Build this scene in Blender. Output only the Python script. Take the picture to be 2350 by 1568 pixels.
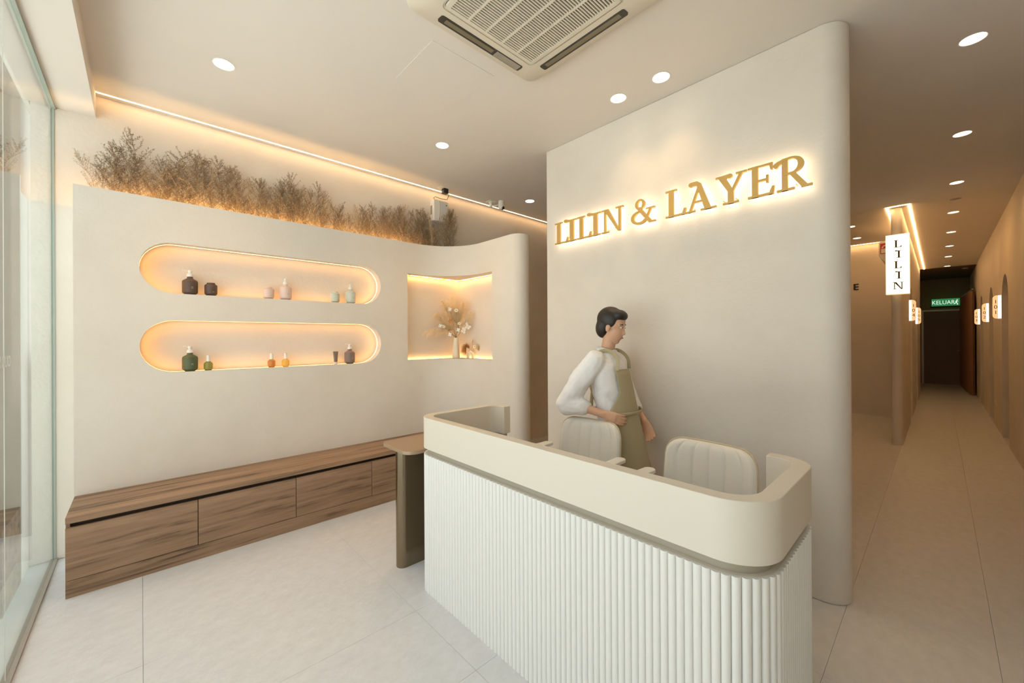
import bpy, bmesh, math, random
from mathutils import Vector, Matrix, Quaternion

scene = bpy.context.scene
for _o in list(bpy.data.objects):
    bpy.data.objects.remove(_o)
COL = scene.collection
R_ = math.radians
PI = math.pi

# ------------------------------------------------------------------ camera
CAM_YAW, CAM_PITCH, CAM_ROLL = R_(47.0461), R_(0.0519), R_(-0.308)
cam_data = bpy.data.cameras.new('camera')
cam_data.sensor_fit = 'HORIZONTAL'
cam_data.sensor_width = 36.0
cam_data.lens = 913.08 / 2350.0 * 36.0
cam_data.shift_y = -8.51 / 2350.0
cam_data.clip_start = 0.02
cam_data.clip_end = 200
cam = bpy.data.objects.new('camera', cam_data)
COL.objects.link(cam)
_fh = Vector((-math.sin(CAM_YAW), math.cos(CAM_YAW), 0))
_rt = Vector((math.cos(CAM_YAW), math.sin(CAM_YAW), 0))
_up = Vector((0, 0, 1))
_fw = _fh * math.cos(CAM_PITCH) + _up * math.sin(CAM_PITCH)
_u1 = _up * math.cos(CAM_PITCH) - _fh * math.sin(CAM_PITCH)
_r2 = _rt * math.cos(CAM_ROLL) + _u1 * math.sin(CAM_ROLL)
_u2 = _u1 * math.cos(CAM_ROLL) - _rt * math.sin(CAM_ROLL)
_m = Matrix((( _r2.x, _u2.x, -_fw.x, 0), (_r2.y, _u2.y, -_fw.y, 0), (_r2.z, _u2.z, -_fw.z, 1.5), (0, 0, 0, 1)))
cam.matrix_world = _m
scene.camera = cam

# ------------------------------------------------------------------ world (overcast daylight in the street) and exposure
world = bpy.data.worlds.new('world')
scene.world = world
world.use_nodes = True
_bg = world.node_tree.nodes['Background']
_bg.inputs['Color'].default_value = (0.95, 0.97, 1.02, 1)
_bg.inputs['Strength'].default_value = 1.7
# sun high behind the building: it lights the street paving, not the room
_sd = bpy.data.lights.new('sun', 'SUN')
_sd.energy, _sd.color, _sd.angle = 16.0, (0.96, 0.97, 1.0), R_(2)
sun = bpy.data.objects.new('sun', _sd)
COL.objects.link(sun)
sun.rotation_euler = Vector((-0.25, -0.45, -0.85)).to_track_quat('-Z', 'Y').to_euler()
scene.view_settings.view_transform = 'Standard'
scene.view_settings.look = 'None'
scene.view_settings.gamma = 1.0
scene.view_settings.use_curve_mapping = False
scene.view_settings.exposure = 0.36

WARM = (1.0, 0.66, 0.33)
WARM2 = (1.0, 0.47, 0.12)
AMBER = (1.0, 0.58, 0.20)
DOWN_W = 26.0        # watts of a hall downlight
CORR_W = 12.0         # watts of a corridor downlight

# ------------------------------------------------------------------ materials
def new_mat(name):
    m = bpy.data.materials.new(name)
    m.use_nodes = True
    nt = m.node_tree
    return m, nt, nt.nodes['Principled BSDF']

def setv(b, **kw):
    names = dict(color='Base Color', rough='Roughness', metal='Metallic', spec='Specular IOR Level', trans='Transmission Weight',
                 ior='IOR', coat='Coat Weight', emit='Emission Color', estr='Emission Strength', sss='Subsurface Weight', sheen='Sheen Weight', alpha='Alpha')
    for k, v in kw.items():
        if k in ('color', 'emit'):
            v = (*v, 1)
        b.inputs[names[k]].default_value = v

def plain(name, color, rough=0.5, metal=0.0, **kw):
    m, nt, b = new_mat(name)
    setv(b, color=color, rough=rough, metal=metal, **kw)
    n = nt.nodes.new('ShaderNodeTexNoise')
    n.inputs['Scale'].default_value = 60
    bp = nt.nodes.new('ShaderNodeBump')
    bp.inputs['Strength'].default_value = 0.02
    nt.links.new(n.outputs['Fac'], bp.inputs['Height'])
    nt.links.new(bp.outputs['Normal'], b.inputs['Normal'])
    return m

def emitter(name, color, strength):
    m = bpy.data.materials.new(name)
    m.use_nodes = True
    nt = m.node_tree
    nt.nodes.clear()
    e = nt.nodes.new('ShaderNodeEmission')
    o = nt.nodes.new('ShaderNodeOutputMaterial')
    e.inputs['Color'].default_value = (*color, 1)
    e.inputs['Strength'].default_value = strength
    nt.links.new(e.outputs[0], o.inputs[0])
    return m

def mottled(name, c1, c2, scale=2.0, rough=0.8, bump=0.05, fine=60.0, stretch=(1, 1, 1), spec=0.3):
    m, nt, b = new_mat(name)
    tc = nt.nodes.new('ShaderNodeTexCoord')
    mp = nt.nodes.new('ShaderNodeMapping')
    mp.inputs['Scale'].default_value = stretch
    nt.links.new(tc.outputs['Object'], mp.inputs[0])
    n1 = nt.nodes.new('ShaderNodeTexNoise')
    n1.inputs['Scale'].default_value = scale
    n1.inputs['Detail'].default_value = 6
    n1.inputs['Roughness'].default_value = 0.65
    n2 = nt.nodes.new('ShaderNodeTexNoise')
    n2.inputs['Scale'].default_value = fine
    n2.inputs['Detail'].default_value = 4
    for n in (n1, n2):
        nt.links.new(mp.outputs[0], n.inputs['Vector'])
    cr = nt.nodes.new('ShaderNodeValToRGB')
    cr.color_ramp.elements[0].position = 0.3
    cr.color_ramp.elements[1].position = 0.7
    cr.color_ramp.elements[0].color = (*c1, 1)
    cr.color_ramp.elements[1].color = (*c2, 1)
    nt.links.new(n1.outputs['Fac'], cr.inputs['Fac'])
    nt.links.new(cr.outputs[0], b.inputs['Base Color'])
    bp = nt.nodes.new('ShaderNodeBump')
    bp.inputs['Strength'].default_value = bump
    bp.inputs['Distance'].default_value = 0.02
    nt.links.new(n2.outputs['Fac'], bp.inputs['Height'])
    nt.links.new(bp.outputs['Normal'], b.inputs['Normal'])
    setv(b, rough=rough, spec=spec)
    return m

def wood_mat(name, dark, mid, light, axis=1):
    m, nt, b = new_mat(name)
    tc = nt.nodes.new('ShaderNodeTexCoord')
    mp = nt.nodes.new('ShaderNodeMapping')
    sc = [14.0, 14.0, 14.0]
    sc[axis] = 0.9
    mp.inputs['Scale'].default_value = sc
    nt.links.new(tc.outputs['Object'], mp.inputs[0])
    n1 = nt.nodes.new('ShaderNodeTexNoise')
    n1.inputs['Scale'].default_value = 1.0
    n1.inputs['Detail'].default_value = 9
    n1.inputs['Roughness'].default_value = 0.62
    n1.inputs['Distortion'].default_value = 0.9
    nt.links.new(mp.outputs[0], n1.inputs['Vector'])
    mp2 = nt.nodes.new('ShaderNodeMapping')
    sc2 = [170.0, 170.0, 170.0]
    sc2[axis] = 3.0
    mp2.inputs['Scale'].default_value = sc2
    nt.links.new(tc.outputs['Object'], mp2.inputs[0])
    n2 = nt.nodes.new('ShaderNodeTexNoise')
    n2.inputs['Scale'].default_value = 1.0
    n2.inputs['Detail'].default_value = 3
    nt.links.new(mp2.outputs[0], n2.inputs['Vector'])
    mx = nt.nodes.new('ShaderNodeMath')
    mx.operation = 'MULTIPLY_ADD'
    mx.inputs[1].default_value = 0.22
    nt.links.new(n2.outputs['Fac'], mx.inputs[0])
    nt.links.new(n1.outputs['Fac'], mx.inputs[2])
    cr = nt.nodes.new('ShaderNodeValToRGB')
    e = cr.color_ramp.elements
    e[0].position, e[0].color = 0.42, (*dark, 1)
    e[1].position, e[1].color = 0.78, (*light, 1)
    x = e.new(0.56)
    x.color = (*mid, 1)
    nt.links.new(mx.outputs[0], cr.inputs['Fac'])
    nt.links.new(cr.outputs[0], b.inputs['Base Color'])
    bp = nt.nodes.new('ShaderNodeBump')
    bp.inputs['Strength'].default_value = 0.08
    bp.inputs['Distance'].default_value = 0.005
    nt.links.new(n2.outputs['Fac'], bp.inputs['Height'])
    nt.links.new(bp.outputs['Normal'], b.inputs['Normal'])
    setv(b, rough=0.5, spec=0.35)
    return m

def glass_mat(name, tint, rough=0.0, base=0.0):
    m = bpy.data.materials.new(name)
    m.use_nodes = True
    nt = m.node_tree
    nt.nodes.clear()
    o = nt.nodes.new('ShaderNodeOutputMaterial')
    mix = nt.nodes.new('ShaderNodeMixShader')
    tr = nt.nodes.new('ShaderNodeBsdfTransparent')
    gl = nt.nodes.new('ShaderNodeBsdfGlossy')
    fr = nt.nodes.new('ShaderNodeFresnel')
    geo = nt.nodes.new('ShaderNodeNewGeometry')
    io = nt.nodes.new('ShaderNodeMath')              # 1.5 on the way in, 1/1.5 handed to the node on the way out
    io.operation = 'MULTIPLY_ADD'
    io.inputs[1].default_value = 1 / 1.5 - 1.5
    io.inputs[2].default_value = 1.5
    nt.links.new(geo.outputs['Backfacing'], io.inputs[0])
    nt.links.new(io.outputs[0], fr.inputs['IOR'])
    tr.inputs['Color'].default_value = (*tint, 1)
    gl.inputs['Roughness'].default_value = rough
    nt.links.new(fr.outputs[0], mix.inputs[0])
    nt.links.new(tr.outputs[0], mix.inputs[1])
    nt.links.new(gl.outputs[0], mix.inputs[2])
    nt.links.new(mix.outputs[0], o.inputs[0])
    return m

M = {}
M['wall'] = mottled('plaster_wall', (0.69, 0.625, 0.545), (0.755, 0.695, 0.615), 1.6, 0.75, 0.07, 45)
M['ceiling'] = mottled('ceiling_paint', (0.74, 0.69, 0.63), (0.77, 0.72, 0.66), 1.2, 0.85, 0.01, 60)
M['rear_ceiling'] = mottled('dark_brown_ceiling', (0.20, 0.13, 0.08), (0.23, 0.15, 0.09), 1.2, 0.85, 0.01, 60)  # ceiling past the corridor partition, a much darker brown than the rest
M['tile'] = mottled('stone_tile', (0.58, 0.58, 0.585), (0.66, 0.665, 0.675), 12.0, 0.42, 0.10, 30, (1.6, 0.9, 1), 0.4)
M['grout'] = plain('grout', (0.58, 0.56, 0.54), 0.9)
M['wood'] = wood_mat('walnut_laminate', (0.075, 0.042, 0.025), (0.265, 0.16, 0.094), (0.39, 0.245, 0.15), 1)
M['gap_dark'] = plain('dark_recess_laminate', (0.06, 0.035, 0.02), 0.6)
M['cream'] = plain('cream_lacquer', (0.655, 0.595, 0.50), 0.42)
M['flute'] = plain('white_lacquer', (0.73, 0.71, 0.67), 0.45)
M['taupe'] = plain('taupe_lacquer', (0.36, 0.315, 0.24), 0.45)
M['bronze'] = plain('brushed_bronze', (0.27, 0.21, 0.14), 0.20, 1.0)
M['table_brown'] = plain('bronze_laminate', (0.36, 0.25, 0.16), 0.35, 0.2)
M['white'] = plain('white_plastic', (0.80, 0.77, 0.71), 0.4)
M['acwhite'] = plain('ivory_plastic', (0.72, 0.66, 0.55), 0.35)
M['black'] = plain('black_plastic', (0.02, 0.018, 0.016), 0.4)
M['dark'] = plain('dark_vent', (0.05, 0.042, 0.032), 0.6)
M['olive'] = plain('olive_vane', (0.20, 0.165, 0.10), 0.5)
M['grey'] = plain('grey_plastic', (0.34, 0.30, 0.25), 0.5)
M['gold'] = plain('satin_gold', (0.64, 0.39, 0.11), 0.45, 0.25)
M['gold_side'] = plain('gold_return', (0.90, 0.62, 0.2), 0.28, 1.0)
M['leather'] = plain('cream_leather', (0.74, 0.70, 0.62), 0.45)
M['piping'] = plain('tan_piping', (0.55, 0.45, 0.31), 0.5)
M['chrome'] = plain('chrome', (0.7, 0.69, 0.67), 0.15, 1.0)
M['glass'] = glass_mat('clear_glass', (0.93, 0.96, 0.93))
M['glass_edge'] = plain('green_glass_edge', (0.36, 0.42, 0.37), 0.3)
M['joint'] = plain('clear_joint', (0.62, 0.62, 0.56), 0.3)
M['led'] = emitter('warm_led', (1.0, 0.63, 0.31), 15.0)
M['led_corr'] = emitter('corridor_led', (1.0, 0.58, 0.24), 26.0)
M['led_niche'] = emitter('niche_led', (1.0, 0.46, 0.11), 14.0)
M['led_corner'] = emitter('corner_niche_led', (1.0, 0.52, 0.16), 24.0)
M['led_amber'] = emitter('amber_led', AMBER, 34.0)
M['lamp'] = emitter('lamp_disc', (1.0, 0.88, 0.70), 14.0)
M['lamp_corr'] = emitter('corridor_lamp_disc', (1.0, 0.78, 0.50), 9.0)
M['halo'] = emitter('halo_led', (1.0, 0.78, 0.52), 6.0)
M['sign_face'] = emitter('sign_face', (1.0, 0.84, 0.54), 1.5)
M['flag_face'] = emitter('number_lamp_face', (1.0, 0.56, 0.24), 0.85)
M['flag_tube'] = emitter('number_lamp_tube', (1.0, 0.84, 0.62), 3.2)
M['exit_green'] = emitter('exit_green', (0.05, 0.28, 0.09), 0.55)
M['exit_text'] = emitter('exit_text', (0.75, 0.95, 0.82), 0.8)
M['sign_text'] = plain('brown_print', (0.10, 0.055, 0.028), 0.6)
M['door'] = plain('dark_door', (0.21, 0.14, 0.085), 0.5)
M['arch_door'] = plain('taupe_door', (0.33, 0.26, 0.20), 0.5)
M['curtain'] = plain('brown_curtain', (0.30, 0.16, 0.08), 0.9)
M['metal_frame'] = plain('grey_metal', (0.48, 0.44, 0.39), 0.4, 0.6)
M['red'] = plain('red_print', (0.55, 0.06, 0.05), 0.5)
M['outer_plaster'] = mottled('rough_plaster', (0.80, 0.80, 0.74), (0.87, 0.87, 0.82), 4, 0.9, 0.6, 40)
M['pavement'] = mottled('pavement', (0.52, 0.52, 0.50), (0.60, 0.60, 0.57), 6, 0.8, 0.1, 60)
M['street_wall'] = mottled('street_wall', (0.13, 0.11, 0.085), (0.16, 0.135, 0.105), 2, 0.8, 0.1, 20)
M['kerb'] = mottled('pale_terrazzo', (0.70, 0.74, 0.68), (0.78, 0.82, 0.76), 8, 0.5, 0.05, 60)
M['pipe'] = plain('grey_white_pipe', (0.30, 0.30, 0.29), 0.5)
M['decal'] = plain('white_vinyl', (0.85, 0.85, 0.82), 0.6)

# ------------------------------------------------------------------ mesh helpers
class MB:
    def __init__(self):
        self.v, self.f = [], []
    def add(self, vs, fs):
        o = len(self.v)
        self.v += [tuple(p) for p in vs]
        self.f += [tuple(i + o for i in q) for q in fs]
        return self
    def box(self, x0, x1, y0, y1, z0, z1):
        vs = [(x, y, z) for z in (z0, z1) for y in (y0, y1) for x in (x0, x1)]
        return self.add(vs, [(0, 2, 3, 1), (4, 5, 7, 6), (0, 1, 5, 4), (2, 6, 7, 3), (0, 4, 6, 2), (1, 3, 7, 5)])
    def prism(self, poly, z0, z1, axis='z'):
        """poly counter-clockwise in (a, b); extruded along the third axis"""
        n = len(poly)
        def P(p, h):
            if axis == 'z': return (p[0], p[1], h)
            if axis == 'y': return (p[0], h, p[1])
            return (h, p[0], p[1])
        vs = [P(p, z0) for p in poly] + [P(p, z1) for p in poly]
        fs = [tuple(range(n - 1, -1, -1)), tuple(range(n, 2 * n))]
        fs += [(i, (i + 1) % n, n + (i + 1) % n, n + i) for i in range(n)]
        if axis == 'y':
            fs = [tuple(reversed(q)) for q in fs]
        return self.add(vs, fs)
    def lathe(self, prof, n=20, c=(0, 0, 0), closed_bottom=True, closed_top=True, sx=1, sy=1):
        vs, fs = [], []
        for r, z in prof:
            for k in range(n):
                a = 2 * PI * k / n
                vs.append((c[0] + sx * r * math.cos(a), c[1] + sy * r * math.sin(a), c[2] + z))
        for j in range(len(prof) - 1):
            for k in range(n):
                k2 = (k + 1) % n
                fs.append((j * n + k, j * n + k2, (j + 1) * n + k2, (j + 1) * n + k))
        if closed_bottom: fs.append(tuple(range(n - 1, -1, -1)))
        if closed_top: fs.append(tuple((len(prof) - 1) * n + k for k in range(n)))
        return self.add(vs, fs)
    def tube(self, pts, rad, n=8, cap=True, flat=1.0):
        pts = [Vector(p) for p in pts]
        if not isinstance(rad, (list, tuple)): rad = [rad] * len(pts)
        vs, fs = [], []
        ref = None
        for i, p in enumerate(pts):
            t = (pts[min(i + 1, len(pts) - 1)] - pts[max(i - 1, 0)]).normalized()
            if ref is None:
                ref = Vector((0, 0, 1)) if abs(t.z) < 0.9 else Vector((1, 0, 0))
            a = (ref - t * ref.dot(t)).normalized()
            b = t.cross(a)
            ref = a
            for k in range(n):
                an = 2 * PI * k / n
                vs.append(p + a * (rad[i] * math.cos(an)) + b * (rad[i] * flat * math.sin(an)))
        for i in range(len(pts) - 1):
            for k in range(n):
                k2 = (k + 1) % n
                fs.append((i * n + k, i * n + k2, (i + 1) * n + k2, (i + 1) * n + k))
        if cap:
            fs.append(tuple(range(n - 1, -1, -1)))
            fs.append(tuple((len(pts) - 1) * n + k for k in range(n)))
        return self.add(vs, fs)
    def ellipsoid(self, c, r, n=16, m=10, mat=None):
        vs, fs = [], []
        for j in range(m + 1):
            th = PI * j / m
            for k in range(n):
                a = 2 * PI * k / n
                p = Vector((r[0] * math.sin(th) * math.cos(a), r[1] * math.sin(th) * math.sin(a), r[2] * math.cos(th)))
                if mat: p = mat @ p
                vs.append(p + Vector(c))
        for j in range(m):
            for k in range(n):
                k2 = (k + 1) % n
                fs.append((j * n + k, (j + 1) * n + k, (j + 1) * n + k2, j * n + k2))
        return self.add(vs, fs)
    def mesh(self, name, smooth=False, angle=40, merge=False):
        me = bpy.data.meshes.new(name)
        me.from_pydata(self.v, [], self.f)
        if merge or smooth:
            bm = bmesh.new()
            bm.from_mesh(me)
            bmesh.ops.remove_doubles(bm, verts=bm.verts, dist=1e-5)
            bm.to_mesh(me)
            bm.free()
        if smooth:
            me.polygons.foreach_set('use_smooth', [True] * len(me.polygons))
            me.set_sharp_from_angle(angle=R_(angle))
        me.update()
        return me
    def build(self, name, mat, parent=None, smooth=False, angle=40, bevel=0.0, loc=None):
        o = bpy.data.objects.new(name, self.mesh(name, smooth, angle, bevel > 0))
        COL.objects.link(o)
        o.data.materials.append(M[mat] if isinstance(mat, str) else mat)
        if parent: o.parent = parent
        if loc: o.location = loc
        if bevel:
            b = o.modifiers.new('bevel', 'BEVEL')
            b.width = bevel
            b.segments = 3
            b.limit_method = 'ANGLE'
            b.angle_limit = R_(35)
            o.data.polygons.foreach_set('use_smooth', [True] * len(o.data.polygons))
            o.data.set_sharp_from_angle(angle=R_(35))
            b.harden_normals = True
        return o

def tag(o, label=None, cat=None, group=None, kind=None):
    if label: o['label'] = label
    if cat: o['category'] = cat
    if group: o['group'] = group
    if kind: o['kind'] = kind
    return o

def empty(name, loc=(0, 0, 0), rz=0.0):
    o = bpy.data.objects.new(name, None)
    COL.objects.link(o)
    o.location = loc
    o.rotation_euler = (0, 0, rz)
    o.empty_display_size = 0.05
    return o

def thing(name, label, cat, loc=(0, 0, 0), rz=0.0, group=None):
    return tag(empty(name, loc, rz), label, cat, group)

def struct(o):
    o['kind'] = 'structure'
    return o

def share(name, src, parent, loc=(0, 0, 0), rot=(0, 0, 0), scale=(1, 1, 1)):
    """a further object on the mesh of src"""
    o = bpy.data.objects.new(name, src.data)
    COL.objects.link(o)
    o.parent = parent
    o.location, o.rotation_euler, o.scale = loc, rot, scale
    return o

def copy_tree(o, parent=None):
    c = o.copy()
    COL.objects.link(c)
    c.parent = parent
    for ch in list(o.children):
        copy_tree(ch, c)
    return c

def apply_mods(o):
    dg = bpy.context.evaluated_depsgraph_get()
    me = bpy.data.meshes.new_from_object(o.evaluated_get(dg))
    o.modifiers.clear()
    o.data = me
    return o

def cut(o, cutters, mats=None):
    """subtract the MB shapes in cutters from the mesh object o"""
    tmp = []
    for c in cutters:
        t = bpy.data.objects.new('cutter', c.mesh('cutter'))
        COL.objects.link(t)
        b = o.modifiers.new('cut', 'BOOLEAN')
        b.operation, b.solver, b.object = 'DIFFERENCE', 'EXACT', t
        tmp.append(t)
    apply_mods(o)
    for t in tmp:
        bpy.data.objects.remove(t)
    return o

def shade_auto(o, angle=35):
    o.data.polygons.foreach_set('use_smooth', [True] * len(o.data.polygons))
    o.data.set_sharp_from_angle(angle=R_(angle))
    return o

def arc(cx, cy, r, a0, a1, n=10):
    return [(cx + r * math.cos(R_(a0 + (a1 - a0) * k / n)), cy + r * math.sin(R_(a0 + (a1 - a0) * k / n))) for k in range(n + 1)]

def text_mesh(body, size, extrude=0.0005, mat='sign_text', name='lettering', parent=None, matrix=None):
    cu = bpy.data.curves.new('txt', 'FONT')
    cu.body, cu.size, cu.extrude = body, size, extrude
    cu.align_x, cu.align_y = 'CENTER', 'CENTER'
    cu.resolution_u = 3
    t = bpy.data.objects.new('txt', cu)
    COL.objects.link(t)
    dg = bpy.context.evaluated_depsgraph_get()
    me = bpy.data.meshes.new_from_object(t.evaluated_get(dg))
    bpy.data.objects.remove(t)
    me.materials.clear()
    me.materials.append(M[mat])
    o = bpy.data.objects.new(name, me)
    COL.objects.link(o)
    if matrix is not None: me.transform(matrix)
    o.parent = parent
    return o
# ------------------------------------------------------------------ the room shell
XW, XR, YG, H = -4.125, 0.632, -0.436, 3.262       # left wall, right wall, shop glass, ceiling
YL = 2.811                                          # face of the sign wall
YB = 10.17                                          # back wall of the side room
YE = 18.15                                          # end of the corridor

# floor: a screed with single tiles on it
fl = struct(MB().box(XW - 0.1, XR + 0.1, YG, YE + 0.1, -0.12, -0.012).build('floor', 'grout'))
TW, TD = 0.5375, 1.10
tile0 = None
ix0 = math.floor((XW - 0.18) / TW)
for i in range(ix0, 1):
    for j in range(-1, 17):
        x0, x1 = 0.18 + i * TW, 0.18 + (i + 1) * TW
        off = 0.0
        y0, y1 = j * TD + off, (j + 1) * TD + off
        x0, x1, y0, y1 = max(x0, XW), min(x1, XR), max(y0, YG + 0.012), min(y1, YE)
        if x1 - x0 < 0.02 or y1 - y0 < 0.02: continue
        if y0 > YB and x1 < -0.5: continue
        g = 0.0006
        full = abs(x1 - x0 - TW) < 1e-6 and abs(y1 - y0 - TD) < 1e-6
        if full and tile0:
            share('floor_tile', tile0, fl, (x0, y0, 0))
            continue
        t = MB().box(g, x1 - x0 - g, g, y1 - y0 - g, -0.0118, 0).build('floor_tile', 'tile', fl, loc=(x0, y0, 0))
        if full: tile0 = t

# lamps positions (hall, corridor, side room)
LAMPS = [(-3.114, 0.39), (-3.083, 2.014), (-3.585, 3.664), (-1.604, 2.576), (-1.278, 2.583)]
CORR = [(0.144, y) for y in (3.62, 5.25, 6.87, 8.49, 10.08, 11.62, 13.13, 14.91)]
SIDE = [(-1.0, 9.415), (-0.966, 8.361)]
OFFL = [(0.15, 7.68)]
ce = MB().box(XW - 0.1, XR + 0.1, YG - 0.05, 15.1, H, H + 0.10).build('ceiling', 'ceiling')
cut(ce, [MB().lathe([(0.056, -0.02), (0.056, 0.06)], 28, (x, y, H)) for x, y in LAMPS + CORR + SIDE + OFFL])
struct(ce)
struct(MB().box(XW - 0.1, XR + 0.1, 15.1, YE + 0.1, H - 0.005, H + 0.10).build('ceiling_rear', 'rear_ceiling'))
# ceiling access hatch (hairline joint)
hatch = MB().box(-2.50, -2.03, 1.262, 1.738, H - 0.0025, H - 0.0003).build('access_panel', 'ceiling', ce)

wl = struct(MB().box(XW - 0.15, XW, YG, YB + 0.15, 0, H).build('wall_left', 'wall'))
# beam over the shop glass
struct(MB().box(XW, XR, YG - 0.12, -0.235, 3.10, H).build('trim_1', 'ceiling'))

# right wall with arched recesses
wr = MB().box(XR, XR + 0.24, YG, YE + 0.1, 0, H).build('wall_right', 'wall')
ARCH = [(8.51, 9.34), (10.70, 11.55), (13.08, 13.92)]
def arch_poly(y0, y1, ztop, n=14):
    r = (y1 - y0) / 2
    return [(y0, -0.02), (y1, -0.02)] + arc((y0 + y1) / 2, ztop - r, r, 0, 180, n)
cut(wr, [MB().prism(arch_poly(a, b, 2.37), XR - 0.05, XR + 0.16, 'x') for a, b in ARCH])
struct(shade_auto(wr))
for k, (a, b) in enumerate(ARCH):
    d = struct(MB().prism(arch_poly(a + 0.002, b - 0.002, 2.368), XR + 0.10, XR + 0.155, 'x').build('door_%d' % (k + 1), 'arch_door'))
    MB().lathe([(0.012, 0), (0.012, 0.02), (0.02, 0.03), (0.02, 0.05)], 10).build('door_handle', 'chrome', d).matrix_local = Matrix.Translation((XR + 0.10, a + 0.09, 1.02)) @ Matrix.Rotation(-PI / 2, 4, 'Y')

# corridor partition with a rounded nose
PX0, PX1, PY0 = -0.455, -0.345, 7.62
pr = (PX1 - PX0) / 2
poly = arc((PX0 + PX1) / 2, PY0 + pr, pr, 180, 360, 14) + [(PX1, 15.1), (PX0, 15.1)]
pw = MB().prism(poly, 0, H).build('wall_corridor', 'wall')
cut(pw, [MB().prism(arch_poly(a, b, 2.37), PX1 - 0.06, PX1 + 0.05, 'x') for a, b in ((9.75, 10.55), (12.35, 13.15))])
struct(shade_auto(pw))
struct(MB().box(XW - 0.15, PX0, YB, YB + 0.15, 0, H).build('wall_back', 'wall'))
struct(MB().box(-0.60, XR + 0.24, YE, YE + 0.15, 0, H).build('wall_end', plain('brown_end_wall', (0.36, 0.25, 0.16), 0.8)))
struct(MB().box(-0.60, -0.455, 15.1, YE, 0, H).build('wall_end_side', 'wall'))

# end door with frame and handle
de = struct(MB().box(-0.335, 0.56, YE - 0.05, YE - 0.006, 0.005, 2.26).build('door_4', 'door'))
MB().box(-0.385, -0.338, YE - 0.07, YE - 0.002, 0, 2.31).build('door_jamb', 'metal_frame', de)
MB().box(-0.338, 0.60, YE - 0.07, YE - 0.002, 2.265, 2.31).build('door_head', 'metal_frame', de)
MB().tube([(0.38, YE - 0.05, 1.05), (0.38, YE - 0.10, 1.05), (0.47, YE - 0.10, 1.05)], 0.010, 8).build('door_handle', 'gold', de)

# sign wall: square end on one side, full-round end on the other
r = 0.12
poly = [(-2.53, YL + 2 * r), (-2.53, YL)] + arc(-0.46, YL + r, r, -90, 90, 24)
sw = MB().prism(poly, 0, H).build('wall_sign', 'wall', smooth=True, angle=35, bevel=0.008)
struct(sw)

# ------------------------------------------------------------------ display wall with niches, planting trough and curved wing
XU = -3.90
YWING = 2.705
YWB = 2.93
fr_ = 0.50
we = (YWB - YWING) / 2
front = [(XU, -0.33)] + arc(XU + fr_, YWING - fr_, fr_, 180, 90, 20) + [(-3.0, YWING)] + arc(-2.81 - we, YWING + we, we, -90, 90, 14)
poly = front + [(XW + 0.004, YWB), (XW + 0.004, -0.33)]
poly = poly[::-1]
if sum(poly[i][0] * poly[(i + 1) % len(poly)][1] - poly[(i + 1) % len(poly)][0] * poly[i][1] for i in range(len(poly))) < 0:
    poly = poly[::-1]
UT, UF = 2.540, 2.44
dw = MB().prism(poly, 0, UF).build('wall_display', 'wall')
def stadium(y0, y1, z0, z1, n=16, inset=0.0):
    r = (z1 - z0) / 2
    zc = (z0 + z1) / 2
    return arc(y1 - r, zc, r - inset, -90, 90, n) + arc(y0 + r, zc, r - inset, 90, 270, n)
N1 = (-0.012, 1.797, 1.848, 2.226)
N2 = (-0.012, 1.797, 1.258, 1.648)
XN = -4.035                                        # back of the niches
cutters = [MB().prism(stadium(*N1), XN, XU + 0.05, 'x'), MB().prism(stadium(*N2), XN, XU + 0.05, 'x')]
QX, QY, QY0, QX1, QZ0, QZ1 = -4.035, 2.872, 2.098, -3.212, 1.268, 2.205
cutters.append(MB().prism([(QX, QY0), (-3.6, QY0), (QX1, 2.5), (QX1, QY), (QX, QY)], QZ0, QZ1))
cut(dw, cutters)
struct(shade_auto(dw, 30))
# upstand of the trough
lip_t = 0.030
inner = [(XU - lip_t, -0.33)] + arc(XU + fr_, YWING - fr_, fr_ + lip_t, 180, 90, 20) + [(-3.0, YWING + lip_t)] + arc(-2.81 - we, YWING + we, we - lip_t, -90, 90, 14)
lip = MB()
n = len(front)
vs = [(x, y, z) for z in (UF, UT) for x, y in front] + [(x, y, z) for z in (UF, UT) for x, y in inner]
fs = []
for i in range(n - 1):
    fs += [(i, i + 1, n + i + 1, n + i), (2 * n + i + 1, 2 * n + i, 3 * n + i, 3 * n + i + 1), (n + i, n + i + 1, 3 * n + i + 1, 3 * n + i), (i + 1, i, 2 * n + i, 2 * n + i + 1)]
fs += [(0, n, 3 * n, 2 * n), (n - 1, 3 * n - 1, 4 * n - 1, 2 * n - 1)]
lip.add(vs, fs).build('trough_upstand', 'wall', dw, smooth=True, angle=30)

# light strips round the backs of the niches, in the trough
for nn in (N1, N2):
    pts = stadium(nn[0], nn[1], nn[2], nn[3], 16, 0.0006)
    q = len(pts)
    vs = [(XN + dx, a, b) for dx in (0.040, 0.050) for a, b in pts]
    MB().add(vs, [(k, (k + 1) % q, q + (k + 1) % q, q + k) for k in range(q)]).build('led_strip', 'led_niche', dw)
for zt, d0, d1 in ((QZ1 - 0.0008, 0.022, 0.036), (QZ0 + 0.0004, 0.006, 0.014)):
    MB().add([(QX + d0, QY0 + 0.003, zt), (QX + d1, QY0 + 0.003, zt), (QX + d1, QY - d1, zt), (QX + d0, QY - d0, zt), (QX1 - 0.003, QY - d1, zt), (QX1 - 0.003, QY - d0, zt)],
             [(0, 1, 2, 3), (3, 2, 4, 5)]).build('led_strip', 'led_corner', dw)
MB().box(XU - lip_t - 0.022, XU - lip_t - 0.004, -0.26, 2.25, UF + 0.001, UF + 0.008).build('trough_light', 'led_amber', dw)

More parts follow.
